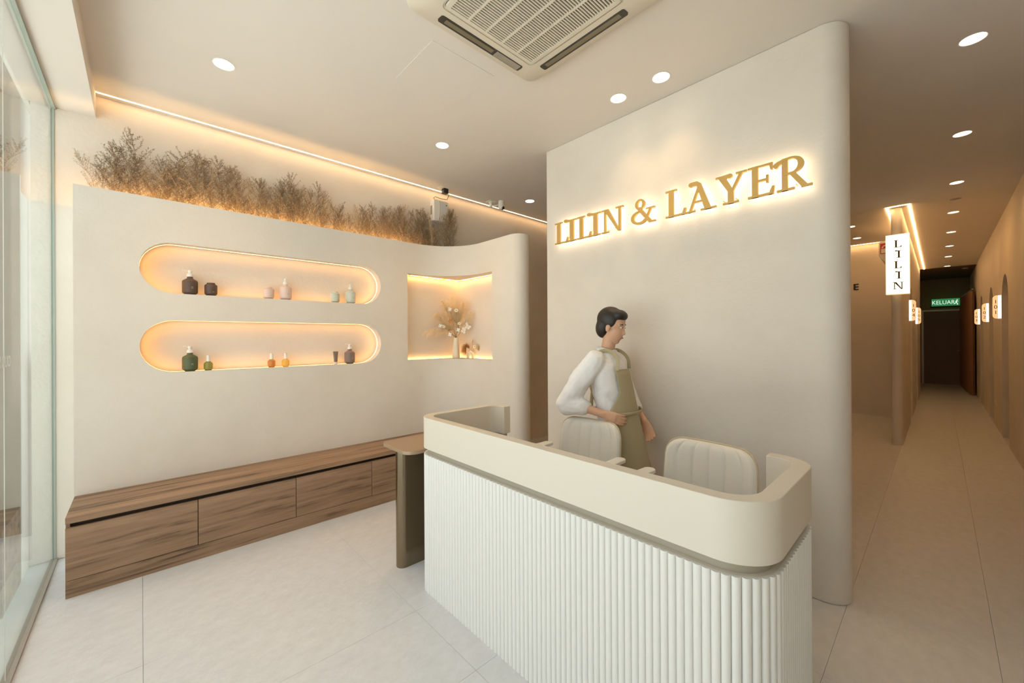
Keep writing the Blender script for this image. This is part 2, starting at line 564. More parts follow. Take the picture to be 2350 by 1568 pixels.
# linear lights let into the ceiling beside the walls
def line_light(name, label, segs, group, z=H, w=0.0065, mat='led', drop=0.0022):
    t = thing(name, label, 'led strip', (segs[0][0], segs[0][1], z), group=group)
    mb, hb = MB(), MB()
    ox, oy = segs[0][0], segs[0][1]
    for k in range(len(segs) - 1):
        (xa, ya), (xb, yb) = segs[k], segs[k + 1]
        x0, x1, y0, y1 = min(xa, xb) - w - ox, max(xa, xb) + w - ox, min(ya, yb) - w - oy, max(ya, yb) + w - oy
        mb.box(x0, x1, y0, y1, -drop, -0.001)
    mb.build('diffuser', mat, t)
    return t
line_light('linear_light', 'long straight light line in ceiling above dried grasses', [(XW + 0.060, -0.225), (XW + 0.060, 9.9)], 'ceiling light lines')
line_light('linear_light', 'short light line in ceiling at far back wall of side room', [(XW + 0.3, YB - 0.06), (PX0 - 0.1, YB - 0.06)], 'ceiling light lines', mat='led_corr')
line_light('linear_light', 'three-sided light line in ceiling around the end of the corridor partition', [(-0.487, 10.0), (-0.487, 7.49), (-0.268, 7.49), (-0.268, 15.08)], 'ceiling light lines', w=0.009, mat='led_corr', drop=0.006)

# ------------------------------------------------------------------ shop glass and the street outside
gl = struct(MB().box(XW, 0.40, YG - 0.02, YG + 0.012, -0.01, 0.012).build('window_1', 'metal_frame'))
XF = 0.40                                          # the glazing ends here, solid wall beyond
xs = [XW + 0.004, -2.79, -1.7, -0.6, XF]
struct(MB().box(XF, XR, YG - 0.10, YG + 0.012, 0, H).build('wall_front', 'wall'))
for a, b in zip(xs, xs[1:]):
    p = MB().box(a + 0.002, b - 0.002, YG - 0.006, YG - 0.005, 0.012, 3.10).build('pane', 'glass', gl)
    MB().box(a - 0.0008, a + 0.0008, YG - 0.0068, YG - 0.0042, 0.012, 3.10).build('pane_edge', 'joint', p)
MB().box(XW + 0.0005, XW + 0.006, YG - 0.009, YG + 0.003, 0.012, 3.10).build('edge_seal', 'glass_edge', gl)
MB().box(XW, XF, YG - 0.010, YG + 0.010, 3.085, 3.0998).build('head_seal', 'glass_edge', gl)
# mirrored vinyl lettering read from the street side
text_mesh('OUR SERVICES', 0.074, 0.0002, 'decal', 'vinyl_lettering', gl, Matrix.Translation((-2.69, YG - 0.0072, 1.405)) @ Matrix.Rotation(PI / 2, 4, 'X'))

struct(MB().box(-16, 14, -14, YG - 0.02, -0.16, -0.02).build('floor_street', 'pavement'))
struct(MB().box(XW - 0.10, XR + 0.2, -0.62, YG - 0.021, -0.02, 0.006).build('trim_2', 'kerb'))
struct(MB().box(XW - 0.40, XW + 0.004, -0.538, YG - 0.012, -0.02, 3.6).build('wall_street_pier', 'outer_plaster'))
struct(MB().box(XW - 0.4, XR + 0.3, -0.58, YG - 0.12, 3.12, 3.7).build('wall_street_lintel', 'outer_plaster'))
tag(MB().lathe([(0.028, 0), (0.028, 3.8)], 16, (-4.85, -0.655, -0.02)).build('drain_pipe', 'pipe', smooth=True), 'white drain pipe standing outside beyond the shop glass', 'pipe')
nb = struct(MB().box(-5.10, -4.93, -1.7, -0.54, -0.02, 3.9).build('wall_street_neighbour', 'street_wall'))
# ------------------------------------------------------------------ bench with drawers
BX0, BX1, BY0, BY1, BZ = XU + 0.001, -3.452, -0.328, 2.70, 0.469
bench = thing('storage_bench', 'long low walnut bench with push-open drawers along the display wall', 'bench', (BX0, BY0, 0))
def bl(x0, x1, y0, y1, z0, z1): return MB().box(x0 - BX0, x1 - BX0, y0 - BY0, y1 - BY0, z0, z1)
bl(BX0, BX1, BY0, BY1, 0.432, BZ).build('bench_top', 'wood', bench, bevel=0.002)
bl(BX0, BX1 - 0.055, BY0 + 0.018, 2.66, 0.0, 0.4318).build('carcass', 'gap_dark', bench)
bl(BX0, BX1 - 0.024, BY0, BY0 + 0.0175, 0.0, 0.4318).build('end_panel', 'wood', bench)
bl(BX1 - 0.0235, BX1 - 0.001, BY0, 2.62, 0.0, 0.098).build('plinth', 'wood', bench, bevel=0.001)
ys = [BY0 - 0.002, 0.2785, 0.886, 1.499, 2.11, 2.62]
for a, b in zip(ys, ys[1:]):
    MB().box(0, 0.0215, 0.002, b - a - 0.002, 0, 0.306).build('drawer_front', 'wood', bench, loc=(BX1 - 0.0225 - BX0, a - BY0, 0.101), bevel=0.0012)

# ------------------------------------------------------------------ reception desk
DX0, DX1, DY0, DY1 = -2.182, -0.314, 1.228, 1.862
desk = thing('reception_desk', 'cream reception desk with white fluted front and raised rounded counter', 'desk', (DX0, DY0, 0))
def rrect(x0, x1, y0, y1, r, n=12):
    rr = r if isinstance(r, (list, tuple)) else [r] * 4      # fl, fr, br, bl
    return (arc(x0 + rr[0], y0 + rr[0], rr[0], 180, 270, n) + arc(x1 - rr[1], y0 + rr[1], rr[1], 270, 360, n) +
            arc(x1 - rr[2], y1 - rr[2], rr[2], 0, 90, n) + arc(x0 + rr[3], y1 - rr[3], rr[3], 90, 180, n))
def loc2(p): return [(x - DX0, y - DY0) for x, y in p]
RF, RB, BT = 0.15, 0.12, 0.056
def cpath(ins):
    x0, x1, y0, y1 = DX0 + ins, DX1 - ins, DY0 + ins, DY1 - ins
    a, b = RF - ins, RB - ins
    return ([(-2.022, y1)] + arc(x0 + b, y1 - b, b, 90, 180, 12) + arc(x0 + a * 0.8, y0 + a * 0.8, a * 0.8, 180, 270, 14) + arc(x1 - a, y0 + a, a, 270, 360, 18) + arc(x1 - b, y1 - b, b, 0, 90, 12) + [(-0.470, y1)])
def wall_band(ins, t, z0, z1):
    o_, i_ = loc2(cpath(ins)), loc2(cpath(ins + t))
    n = len(o_)
    vs = [(x, y, z) for z in (z0, z1) for x, y in o_] + [(x, y, z) for z in (z0, z1) for x, y in i_]
    fs = []
    for i in range(n - 1):
        fs += [(i, i + 1, n + i + 1, n + i), (2 * n + i + 1, 2 * n + i, 3 * n + i, 3 * n + i + 1), (n + i, n + i + 1, 3 * n + i + 1, 3 * n + i), (i + 1, i, 2 * n + i, 2 * n + i + 1)]
    fs += [(0, n, 3 * n, 2 * n), (n - 1, 3 * n - 1, 4 * n - 1, 2 * n - 1)]
    return MB().add(vs, fs)
ZB0, ZB1, ZF = 0.847, 1.031, 0.811
wall_band(0.0, BT, ZB0, ZB1).build('counter_band', 'cream', desk, smooth=True, angle=30, bevel=0.003)
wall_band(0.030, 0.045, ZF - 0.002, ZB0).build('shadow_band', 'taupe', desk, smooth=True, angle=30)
wall_band(0.0125, 0.030, 0.0, ZF - 0.004).build('desk_panel', 'flute', desk, smooth=True, angle=30)
wall_band(0.0122, 0.040, ZF - 0.0035, ZF - 0.0005).build('ledge', 'cream', desk, smooth=True, angle=30)
MB().prism(loc2([(DX0 + 0.058, DY0 + 0.09), (DX1 - 0.06, DY0 + 0.09), (DX1 - 0.06, DY1 - 0.06), (DX0 + 0.058, DY1 - 0.06)]), 0.715, 0.74).build('worktop', 'cream', desk)
for x in (DX0 + 0.07, DX1 - 0.49):
    MB().box(x - DX0, x + 0.42 - DX0, 0.14, 0.36, 0.0, 0.7148).build('pedestal', 'cream', desk, bevel=0.002)
# flutes, each one a half-round batten set along the outline
path = cpath(0.012)
def resample(p, step):
    L = [0]
    for a, b in zip(p, p[1:]): L.append(L[-1] + math.hypot(b[0] - a[0], b[1] - a[1]))
    n = int(round(L[-1] / step)); out = []
    for k in range(n):
        s = (k + 0.5) * L[-1] / n
        i = max(j for j in range(len(L)) if L[j] <= s); i = min(i, len(p) - 2)
        t = (s - L[i]) / (L[i + 1] - L[i])
        x, y = p[i][0] + t * (p[i + 1][0] - p[i][0]), p[i][1] + t * (p[i + 1][1] - p[i][1])
        out.append((x, y, math.atan2(p[i + 1][1] - p[i][1], p[i + 1][0] - p[i][0])))
    return out, L[-1] / n
fl_pts, pitch = resample(path, 0.0262)
hw = pitch * 0.5 - 0.0002
prof = [(-hw, 0.002)] + [(hw * -math.cos(PI * k / 8), -0.0015 - 0.0105 * math.sin(PI * k / 8)) for k in range(0, 9)] + [(hw, 0.002)]
flute0 = None
for x, y, a in fl_pts:
    if flute0 is None:
        flute0 = MB().prism(prof, 0.0, ZF).build('flute', 'flute', desk, smooth=True, angle=50)
        f = flute0
    else:
        f = share('flute', flute0, desk)
    f.location = (x - DX0, y - DY0, 0)
    f.rotation_euler = (0, 0, a)

# ------------------------------------------------------------------ side table against the desk
st = thing('side_table', 'small bronze side table with slab leg beside the reception desk', 'table', (-2.43, 1.45, 0))
def tl(p): return [(x + 2.43, y - 1.45) for x, y in p]
MB().prism(tl(rrect(-2.545, -2.186, 1.166, 1.86, [0.055, 0.075, 0.01, 0.05])), 0.790, 0.812).build('table_top', 'table_brown', st, smooth=True, angle=30, bevel=0.002)
MB().prism(tl(rrect(-2.478, -2.386, 1.222, 1.80, [0.0455, 0.0455, 0.0455, 0.0455])), 0.0, 0.7898).build('leg', 'bronze', st, smooth=True, angle=30)

# ------------------------------------------------------------------ office chairs
def make_chair(label, loc, rz):
    t = thing('office_chair', label, 'chair', loc, rz, 'chairs behind the reception desk')
    # local: sitter looks along -y, back at +y
    W, Z0, Z1 = 0.245, 0.55, 0.935
    nx, nz = 40, 16
    def half(z):
        k = (z - Z0) / (Z1 - Z0)
        w = W * (1.0 - 0.06 * k)
        r = 0.085
        if z > Z1 - r: w -= r - math.sqrt(max(0, r * r - (z - (Z1 - r)) ** 2))
        if z < Z0 + 0.05: w -= 0.05 - math.sqrt(max(0, 0.0025 - (Z0 + 0.05 - z) ** 2))
        return w
    def surf(u, z, side):
        w = half(z)
        x = u * w
        bow = 0.035 * (x / W) ** 2
        y = 0.22 + 0.10 * (z - Z0) - bow * 1.2
        edge = min(1.0, (1 - abs(u)) * 9)
        e2 = min(1.0, (Z1 - z) / 0.035)
        th = 0.026 * math.sqrt(max(0.0, edge * (2 - edge))) * math.sqrt(max(0.0, e2 * (2 - e2)))
        if side < 0:
            ch = abs(math.sin(PI * 3 * (u * 0.96 + 1)))        # six channels
            return (x, y - th * (0.70 + 0.30 * min(1, ch * 2.6)) - 0.006, z)
        return (x, y + th + 0.006, z)
    zs = [Z0 + (Z1 - Z0) * (0.5 - 0.5 * math.cos(PI * j / nz)) for j in range(nz + 1)]
    us = [-1 + 2 * i / nx for i in range(nx + 1)]
    mb = MB()
    for side in (-1, 1):
        vs = [surf(u, z, side) for z in zs for u in us]
        fs = []
        for j in range(nz):
            for i in range(nx):
                q = (j * (nx + 1) + i, j * (nx + 1) + i + 1, (j + 1) * (nx + 1) + i + 1, (j + 1) * (nx + 1) + i)
                fs.append(q if side < 0 else q[::-1])
        mb.add(vs, fs)
    rim = [surf(-1, z, -1) for z in zs] + [surf(u, Z1, -1) for u in us[1:]] + [surf(1, z, -1) for z in zs[::-1][1:]]
    rimb = [surf(-1, z, 1) for z in zs] + [surf(u, Z1, 1) for u in us[1:]] + [surf(1, z, 1) for z in zs[::-1][1:]]
    n = len(rim)
    mb.add(rim + rimb, [(i + 1, i, n + i, n + i + 1) for i in range(n - 1)])
    bk = mb.build('backrest', 'leather', t, smooth=True, angle=60)
    MB().tube([(p[0] * 1.012, p[1] + 0.006, p[2] + (0.003 if p[2] > 0.9 else 0)) for p in rim], 0.0045, 6).build('piping', 'piping', bk, smooth=True)
    MB().tube([(p[0] * 1.012, p[1] - 0.004, p[2] + (0.003 if p[2] > 0.9 else 0)) for p in rimb], 0.0045, 6).build('piping', 'piping', bk, smooth=True)
    MB().prism(rrect(-0.24, 0.24, -0.25, 0.20, 0.09), 0.44, 0.52).build('seat', 'leather', t, smooth=True, angle=40, bevel=0.02)
    MB().tube([(0, 0.10, 0.445), (0, 0.255, 0.46), (0, 0.285, 0.54), (0, 0.285, 0.70)], 0.022, 8).build('back_support', 'chrome', t, smooth=True)
    for s in (-1, 1):
        MB().prism(rrect(s * 0.285 - 0.034, s * 0.285 + 0.034, -0.13, 0.15, 0.033), 0.735, 0.757).build('armrest', 'white', t, smooth=True, angle=40, bevel=0.006)
        MB().tube([(s * 0.20, 0.02, 0.43), (s * 0.285, 0.02, 0.45), (s * 0.285, 0.02, 0.737)], 0.016, 8).build('arm_post', 'white', t, smooth=True)
    MB().lathe([(0.028, 0.09), (0.028, 0.30), (0.018, 0.30), (0.018, 0.438)], 14).build('gas_lift', 'chrome', t, smooth=True)
    for k in range(5):
        a = 2 * PI * k / 5 + 0.3
        c, s_ = math.cos(a), math.sin(a)
        leg = MB().tube([(0.02 * c, 0.02 * s_, 0.115), (0.16 * c, 0.16 * s_, 0.095), (0.30 * c, 0.30 * s_, 0.072)], [0.022, 0.018, 0.014], 8).build('base_leg', 'chrome', t, smooth=True)
        MB().ellipsoid((0.30 * c, 0.30 * s_, 0.028), (0.028, 0.028, 0.028), 12, 8).build('caster', 'black', leg, smooth=True)
    return t
make_chair('cream ribbed office chair in front of the walking person', (-1.62, 2.02, 0.0), R_(2))
make_chair('cream ribbed office chair nearest the rounded desk end', (-0.845, 1.97, 0.0), R_(-3))

# ------------------------------------------------------------------ ceiling cassette air conditioner
AX, AY, AZ = -1.415, 1.473, H
ac = thing('cassette_air_conditioner', 'square ivory cassette air conditioner with slatted intake grille in ceiling', 'air conditioner', (AX, AY, AZ))
hw_ = 0.478
frame = MB()
def rsq(h, r, n=6): return rrect(-h, h, -h, h, r, n)
rings = [(rsq(hw_, 0.07), -0.001), (rsq(hw_, 0.07), -0.026), (rsq(hw_ - 0.012, 0.06), -0.036), (rsq(0.36, 0.03), -0.046), (rsq(0.335, 0.025), -0.046), (rsq(0.335, 0.025), -0.040), (rsq(0.325, 0.025), -0.040)]
nn_ = len(rings[0][0])
vs = [(x, y, z) for rg, z in rings for x, y in rg]
fs = [(j * nn_ + k, (j + 1) * nn_ + k, (j + 1) * nn_ + (k + 1) % nn_, j * nn_ + (k + 1) % nn_) for j in range(len(rings) - 1) for k in range(nn_)]
frame.add(vs, fs).build('fascia', 'acwhite', ac, smooth=True, angle=50)
# outlet slots: dark trough, vane and rim on each of the four sides
for k in range(4):
    rot = (0, 0, k * PI / 2)
    slot = MB().prism(rrect(-0.30, 0.30, 0.372, 0.425, 0.012, 4), -0.0465, -0.030).build('air_outlet', 'dark', ac)
    slot.rotation_euler = rot
    v = MB().box(-0.265, 0.265 if k != 1 else 0.07, 0.384, 0.412, -0.0485, -0.0455).build('vane', 'olive', slot, bevel=0.001)
    if k == 1:
        MB().box(0.09, 0.285, 0.376, 0.421, -0.0490, -0.0460).build('display_panel', 'grey', slot, bevel=0.002)
        MB().lathe([(0.003, -0.0496), (0.003, -0.049)], 8, (0.15, 0.398, 0)).build('status_light', emitter('status_led', (0.7, 0.6, 0.05), 0.6), slot)
gr = MB()
g1, g0 = 0.322, 0.298
rings = [(rsq(g1, 0.022), -0.0395), (rsq(g1, 0.022), -0.052), (rsq(g0, 0.004), -0.054), (rsq(g0, 0.004), -0.043)]
vs = [(x, y, z) for rg, z in rings for x, y in rg]
fs = [(j * nn_ + k, (j + 1) * nn_ + k, (j + 1) * nn_ + (k + 1) % nn_, j * nn_ + (k + 1) % nn_) for j in range(3) for k in range(nn_)]
grille = gr.add(vs, fs).build('intake_grille', 'acwhite', ac, smooth=True, angle=40)
MB().box(-g0, g0, -g0, g0, -0.0425, -0.0415).build('intake_filter', 'dark', grille)
slat0 = None
for k in range(39):
    x = -g0 + (k + 0.5) * 2 * g0 / 39
    if slat0 is None:
        slat0 = MB().box(-0.0036, 0.0036, -g0, g0, -0.052, -0.0440).build('slat', 'acwhite', grille, loc=(x, 0, 0))
    else:
        share('slat', slat0, grille, (x, 0, 0))
for y in (-0.18, -0.06, 0.06, 0.18):
    MB().box(-g0, g0, y - 0.0055, y + 0.0055, -0.0535, -0.0438).build('cross_rib', 'acwhite', grille)

# ------------------------------------------------------------------ downlights
def downlight(x, y, label, group, watts, deep=False, mat='lamp', color=WARM, size=115, lit=True):
    t = thing('downlight', label, 'downlight', (x, y, H), group=group)
    MB().lathe([(0.0555, 0.03), (0.0555, -0.001), (0.061, -0.0025), (0.061, -0.0004)], 28, closed_bottom=False, closed_top=False).build('trim_ring', 'white', t, smooth=True)
    if deep:
        MB().lathe([(0.0545, 0.004), (0.036, 0.040)], 28, closed_bottom=False, closed_top=False).build('reflector', 'white', t, smooth=True)
        MB().lathe([(0.001, 0.036), (0.035, 0.037)], 24, closed_bottom=False, closed_top=False).build('lamp_disc', mat, t)
    else:
        MB().lathe([(0.0008, 0.0058), (0.0545, 0.006)], 28, closed_bottom=False, closed_top=False).build('lamp_disc', mat if lit else 'grey', t)
    if lit:
        l = bpy.data.lights.new('downlight_beam', 'SPOT')
        l.energy, l.color, l.spot_size, l.spot_blend, l.shadow_soft_size = watts, color, R_(size), 1.0, 0.045
        lo = bpy.data.objects.new('downlight_beam', l)
        COL.objects.link(lo)
        lo.parent = t
        lo.location = (0, 0, -0.006)
    return t
downlight(*LAMPS[0], 'round downlight in ceiling nearest the shop glass', 'hall downlights', DOWN_W)
downlight(*LAMPS[1], 'round downlight in ceiling between air conditioner and wall light line', 'hall downlights', DOWN_W)
downlight(*LAMPS[2], 'small far downlight in ceiling beside the security camera', 'hall downlights', DOWN_W * 0.4)
downlight(*LAMPS[3], 'recessed spotlight before the sign wall, farther one of two', 'hall downlights', DOWN_W * 0.42, True, size=85)
downlight(*LAMPS[4], 'recessed spotlight before the sign wall, nearer one of two', 'hall downlights', DOWN_W * 0.42, True, size=85)
ORD = ['first', 'second', 'third', 'fourth', 'fifth', 'sixth', 'seventh', 'eighth']
for k, (x, y) in enumerate(CORR):
    downlight(x, y, 'lit corridor downlight, %s in the row counted from the shop' % ORD[k], 'corridor downlights', CORR_W * (1.0, 1.0, 1.0, 0.7, 0.35, 0.2, 0.12, 0.06)[k], False, 'lamp_corr', WARM2, 150)
downlight(*SIDE[0], 'farther downlight in the side room ceiling behind the sign wall', 'side room downlights', CORR_W * 0.5, False, 'lamp_corr', WARM2, 150)
downlight(*SIDE[1], 'nearer downlight in the side room ceiling, half hidden by the sign wall', 'side room downlights', CORR_W * 0.5, False, 'lamp_corr', WARM2, 150)
downlight(*OFFL[0], 'unlit grey downlight in the corridor ceiling row', 'corridor downlights', 0, lit=False)
# ------------------------------------------------------------------ serif capitals built from strokes (unit = cap height)
def bx(x0, z0, x1, z1): return [(x0, z0), (x1, z0), (x1, z1), (x0, z1)]
def disc(cx, cz, rx, rz=None, n=16):
    rz = rz or rx
    return [(cx + rx * math.cos(2 * PI * k / n), cz + rz * math.sin(2 * PI * k / n)) for k in range(n)]
def ring(cx, cz, ro, zo, ri, zi, a0, a1, n=18, dx=0.0):
    out = []
    for k in range(n):
        a, b = R_(a0 + (a1 - a0) * k / n), R_(a0 + (a1 - a0) * (k + 1) / n)
        out.append([(cx + dx + ri * math.cos(a), cz + zi * math.sin(a)), (cx + ro * math.cos(a), cz + zo * math.sin(a)),
                    (cx + ro * math.cos(b), cz + zo * math.sin(b)), (cx + dx + ri * math.cos(b), cz + zi * math.sin(b))])
    return out
GLYPH = {
    'L': [bx(.12, 0, .30, 1), bx(0, .94, .42, 1), bx(0, 0, .70, .06), [(.60, 0), (.73, 0), (.77, .23), (.69, .23)]],
    'I': [bx(.20, 0, .38, .99), bx(.06, 0, .52, .06), bx(.20, .93, .54, .99), [(-.01, .93), (.22, .89), (.22, .99), (.02, 1.05)], disc(.0, .985, .095, .075)],
    'N': [bx(.13, 0, .21, .95), bx(0, 0, .36, .06), bx(0, .93, .28, .99), [(.80, -.01), (.92, -.03), (.34, .99), (.12, .99)], bx(.83, 0, .92, .99), bx(.70, .93, 1.06, .99)],
    'A': [[(.11, 0), (.19, 0), (.51, .88), (.44, .93)], [(.66, 0), (.86, 0), (.52, .98), (.40, 1.01), (.40, .86)], bx(.24, .31, .68, .37), bx(0, 0, .33, .055), bx(.52, 0, 1.02, .055),
          disc(.21, .985, .095, .08), [(.20, .93), (.42, .90), (.52, .97), (.42, 1.06), (.22, 1.065)]],
    'Y': [bx(.40, 0, .58, .46), bx(.24, 0, .74, .06), [(.42, .38), (.57, .44), (.29, .98), (.06, .98)], bx(0, .93, .28, .99), [(.22, .90), (.44, .86), (.44, 1.0), (.2, .99)], disc(.455, .93, .10, .075),
          [(.50, .44), (.58, .42), (.89, .97), (.78, .97)], bx(.66, .93, 1.0, .99)],
    'E': [bx(.12, 0, .30, 1), bx(0, .935, .70, .995), [(.66, .77), (.72, .77), (.72, .995), (.60, .995)], bx(.28, .475, .56, .54), bx(.53, .39, .60, .64), bx(0, 0, .70, .065), [(.60, 0), (.74, 0), (.77, .25), (.70, .25)]],
    'R': [bx(.24, 0, .41, .97), bx(.09, 0, .60, .06), *ring(.50, .735, .36, .265, .19, .205, 92, -92, 18), [(.22, .90), (.52, .935), (.52, 1.0), (.24, .985)], [(.30, .46), (.52, .465), (.52, .535), (.30, .53)],
          [(.80, 0), (.97, .04), (.62, .50), (.45, .48)], bx(.78, 0, 1.08, .06), disc(.075, .83, .085, .085), [(.0, .86), (.15, .80), (.30, .90), (.30, .985), (.10, .935)]],
    '&': [*ring(.40, .79, .215, .215, .10, .145, 0, 360, 22), *ring(.38, .27, .38, .275, .235, .185, 95, 335, 20), [(.78, .0), (.95, .02), (.42, .68), (.24, .66)], [(.60, .12), (.68, .10), (.90, .56), (.81, .56)], bx(.66, .53, 1.04, .59), bx(.80, 0, 1.06, .06)],
}
def glyph(ch, size_x, size_z, depth, name, mat, parent, loc, bevel=0.0):
    mb = MB()
    for i_, p in enumerate(GLYPH[ch]):
        q = [(x * size_x, z * size_z) for x, z in p]
        if sum(q[i][0] * q[(i + 1) % len(q)][1] - q[(i + 1) % len(q)][0] * q[i][1] for i in range(len(q))) < 0: q = q[::-1]
        mb.prism(q, -0.00012 * i_, depth + 0.00012 * i_, 'y')
    return mb.build(name, mat, parent, loc=loc)
sign = thing('illuminated_sign', 'gold back-lit raised letters spelling a shop name on the sign wall', 'sign', (-2.375, YL, 2.352))
CAP = 0.190
ADV = dict(L=.77, I=.54, N=1.06, A=1.02, Y=1.0, E=.77, R=1.08)
ADV['&'] = 1.06
WORD = [('L', -2.375, -2.219), ('I', -2.250, -2.128), ('L', -2.123, -1.974), ('I', -1.999, -1.883), ('N', -1.875, -1.675), ('&', -1.607, -1.409),
        ('L', -1.333, -1.186), ('A', -1.192, -0.990), ('Y', -0.993, -0.809), ('E', -0.804, -0.662), ('R', -0.667, -0.480)]
for ch, x0, x1 in WORD:
    sx = (x1 - x0) / ADV[ch]
    drop = -0.006 if x0 < -1.8 else 0.0
    o = glyph(ch, sx, CAP, 0.020, 'letter', 'gold', sign, (x0 + 2.375, -0.062, drop))
    glyph(ch, sx, CAP, 0.006, 'halo_light', 'halo', o, (0, 0.0205, 0))
    for px in (0.22, 0.62):
        MB().tube([(px * sx, 0.021, 0.03), (px * sx, 0.0615, 0.03)], 0.003, 6).build('stand_off', 'gold', o)

# projecting light box on the corridor partition
lb = thing('light_box_sign', 'tall glowing box sign with vertical letters on the corridor partition', 'sign', (-0.383, 7.52, 2.07))
MB().box(-0.118, 0.118, 0.0, 0.085, 0, 0.815).build('box_frame', emitter('box_frame_glow', (1.0, 0.66, 0.28), 0.8), lb, bevel=0.004)
MB().box(-0.116, 0.116, -0.006, -0.0005, 0.004, 0.811).build('face_panel', 'sign_face', lb)
for k, (ch, w) in enumerate((('L', .77), ('I', .54), ('L', .77), ('I', .54), ('N', 1.06))):
    s = 0.098
    glyph(ch, s * (1.0 if ch != 'N' else 1.05), s, 0.002, 'letter', 'sign_text', lb, (-w * s / 2 + (0.004 if ch != 'I' else 0.012), -0.009, 0.635 - k * 0.142))

# number lamps standing out from the corridor walls
def flag(side, y, num, label):
    xw = XR if side > 0 else PX1
    t = thing('number_lamp', label, 'lamp', (xw, y, 1.755), group='room number lamps')
    W, HH = 0.082, 0.35
    p = [(0, 0)] + arc(-W + 0.045, 0.045, 0.045, 270, 180, 8) + arc(-W + 0.045, HH - 0.045, 0.045, 180, 90, 8) + [(0, HH)]
    if side < 0: p = [(-a, b) for a, b in p]
    if sum(p[i][0] * p[(i + 1) % len(p)][1] - p[(i + 1) % len(p)][0] * p[i][1] for i in range(len(p))) < 0: p = p[::-1]
    MB().prism(p, -0.012, 0.012, 'y').build('shade', 'flag_face', t)
    sx = -side
    MB().box(min(sx * 0.001, sx * 0.030), max(sx * 0.001, sx * 0.030), -0.017, 0.017, 0.004, HH - 0.004).build('light_tube', 'flag_tube', t)
    for k, c in enumerate(num):
        text_mesh(c, 0.075, 0.0008, 'sign_text', 'numeral', t, Matrix.Translation((sx * 0.053, -0.0135, HH * 0.72 - k * 0.08)) @ Matrix.Rotation(PI / 2, 4, 'X'))
    return t
flag(1, 9.42, '101', 'glowing lamp with number 101 beside the first corridor arch')
flag(1, 11.62, '102', 'glowing lamp with number 102 beside the second corridor arch')
flag(1, 13.98, '103', 'glowing lamp with number 103 beside the third corridor arch')
flag(-1, 9.46, '104', 'nearer glowing number lamp on the corridor partition')
flag(-1, 12.1, '105', 'farther glowing number lamp on the corridor partition')

# exit sign over the end door
ex = thing('exit_sign', 'green illuminated exit sign above the corridor end door', 'sign', (0.13, 17.80, 2.36))
MB().box(-0.32, 0.32, 0.0, 0.05, 0.0, 0.045).build('sign_base', 'gap_dark', ex)
MB().box(-0.29, 0.29, 0.012, 0.026, 0.045, 0.265).build('sign_plate', 'exit_green', ex)
text_mesh('KELUAR', 0.165, 0.001, 'exit_text', 'lettering', ex, Matrix.Translation((-0.045, 0.010, 0.150)) @ Matrix.Rotation(PI / 2, 4, 'X') @ Matrix.Scale(0.80, 4, (1, 0, 0)))
rm = MB()
rm.prism(disc(.238, .215, .014), 0.008, 0.011, 'y')
for a, b, w in (((.228, .195), (.215, .130), .013), ((.218, .135), (.245, .105), .008), ((.245, .105), (.238, .070), .008), ((.216, .135), (.190, .105), .008), ((.190, .105), (.165, .098), .008), ((.228, .190), (.258, .165), .006), ((.226, .190), (.198, .165), .006)):
    d = Vector((b[0] - a[0], b[1] - a[1])).normalized(); nrm = Vector((-d.y, d.x)) * w
    q = [(a[0] + nrm.x, a[1] + nrm.y), (a[0] - nrm.x, a[1] - nrm.y), (b[0] - nrm.x, b[1] - nrm.y), (b[0] + nrm.x, b[1] + nrm.y)]
    if sum(q[i][0] * q[(i + 1) % 4][1] - q[(i + 1) % 4][0] * q[i][1] for i in range(4)) < 0: q = q[::-1]
    rm.prism(q, 0.008, 0.011, 'y')
rm.build('running_figure', 'exit_text', ex)

# curtain at the end of the corridor
cu = MB()
n = 90
pts = [(XR - 0.065 + 0.035 * math.sin(k * 0.9) - 0.12 * k / n, 15.15 + (YE - 15.45) * k / n) for k in range(n + 1)]
vs = [(x, y, z) for z in (0.02, 1.4, 2.62) for x, y in pts] + [(x + 0.006, y, z) for z in (0.02, 1.4, 2.62) for x, y in pts]
m_ = n + 1
fs = [(j * m_ + k, j * m_ + k + 1, (j + 1) * m_ + k + 1, (j + 1) * m_ + k) for j in (0, 1, 3, 4) for k in range(n)]
ct = thing('curtain', 'long brown curtain hanging at the dark end of the corridor', 'curtain', (0, 0, 0))
cu.add(vs, fs).build('drape', 'curtain', ct, smooth=True, angle=80)
MB().tube([(XR - 0.065, 15.15, 2.66), (XR - 0.17, YE - 0.2, 2.66)], 0.014, 8).build('curtain_rail', 'metal_frame', ct, smooth=True)
# small dome camera far down the corridor
dc = thing('dome_camera', 'small dark dome camera high on the corridor end', 'camera', (0.46, 15.6, H - 0.005))
MB().lathe([(0.055, -0.035), (0.06, 0.0)], 16).build('camera_base', 'grey', dc, smooth=True)
MB().ellipsoid((0, 0, -0.04), (0.042, 0.042, 0.042), 14, 10).build('lens_dome', 'black', dc, smooth=True)

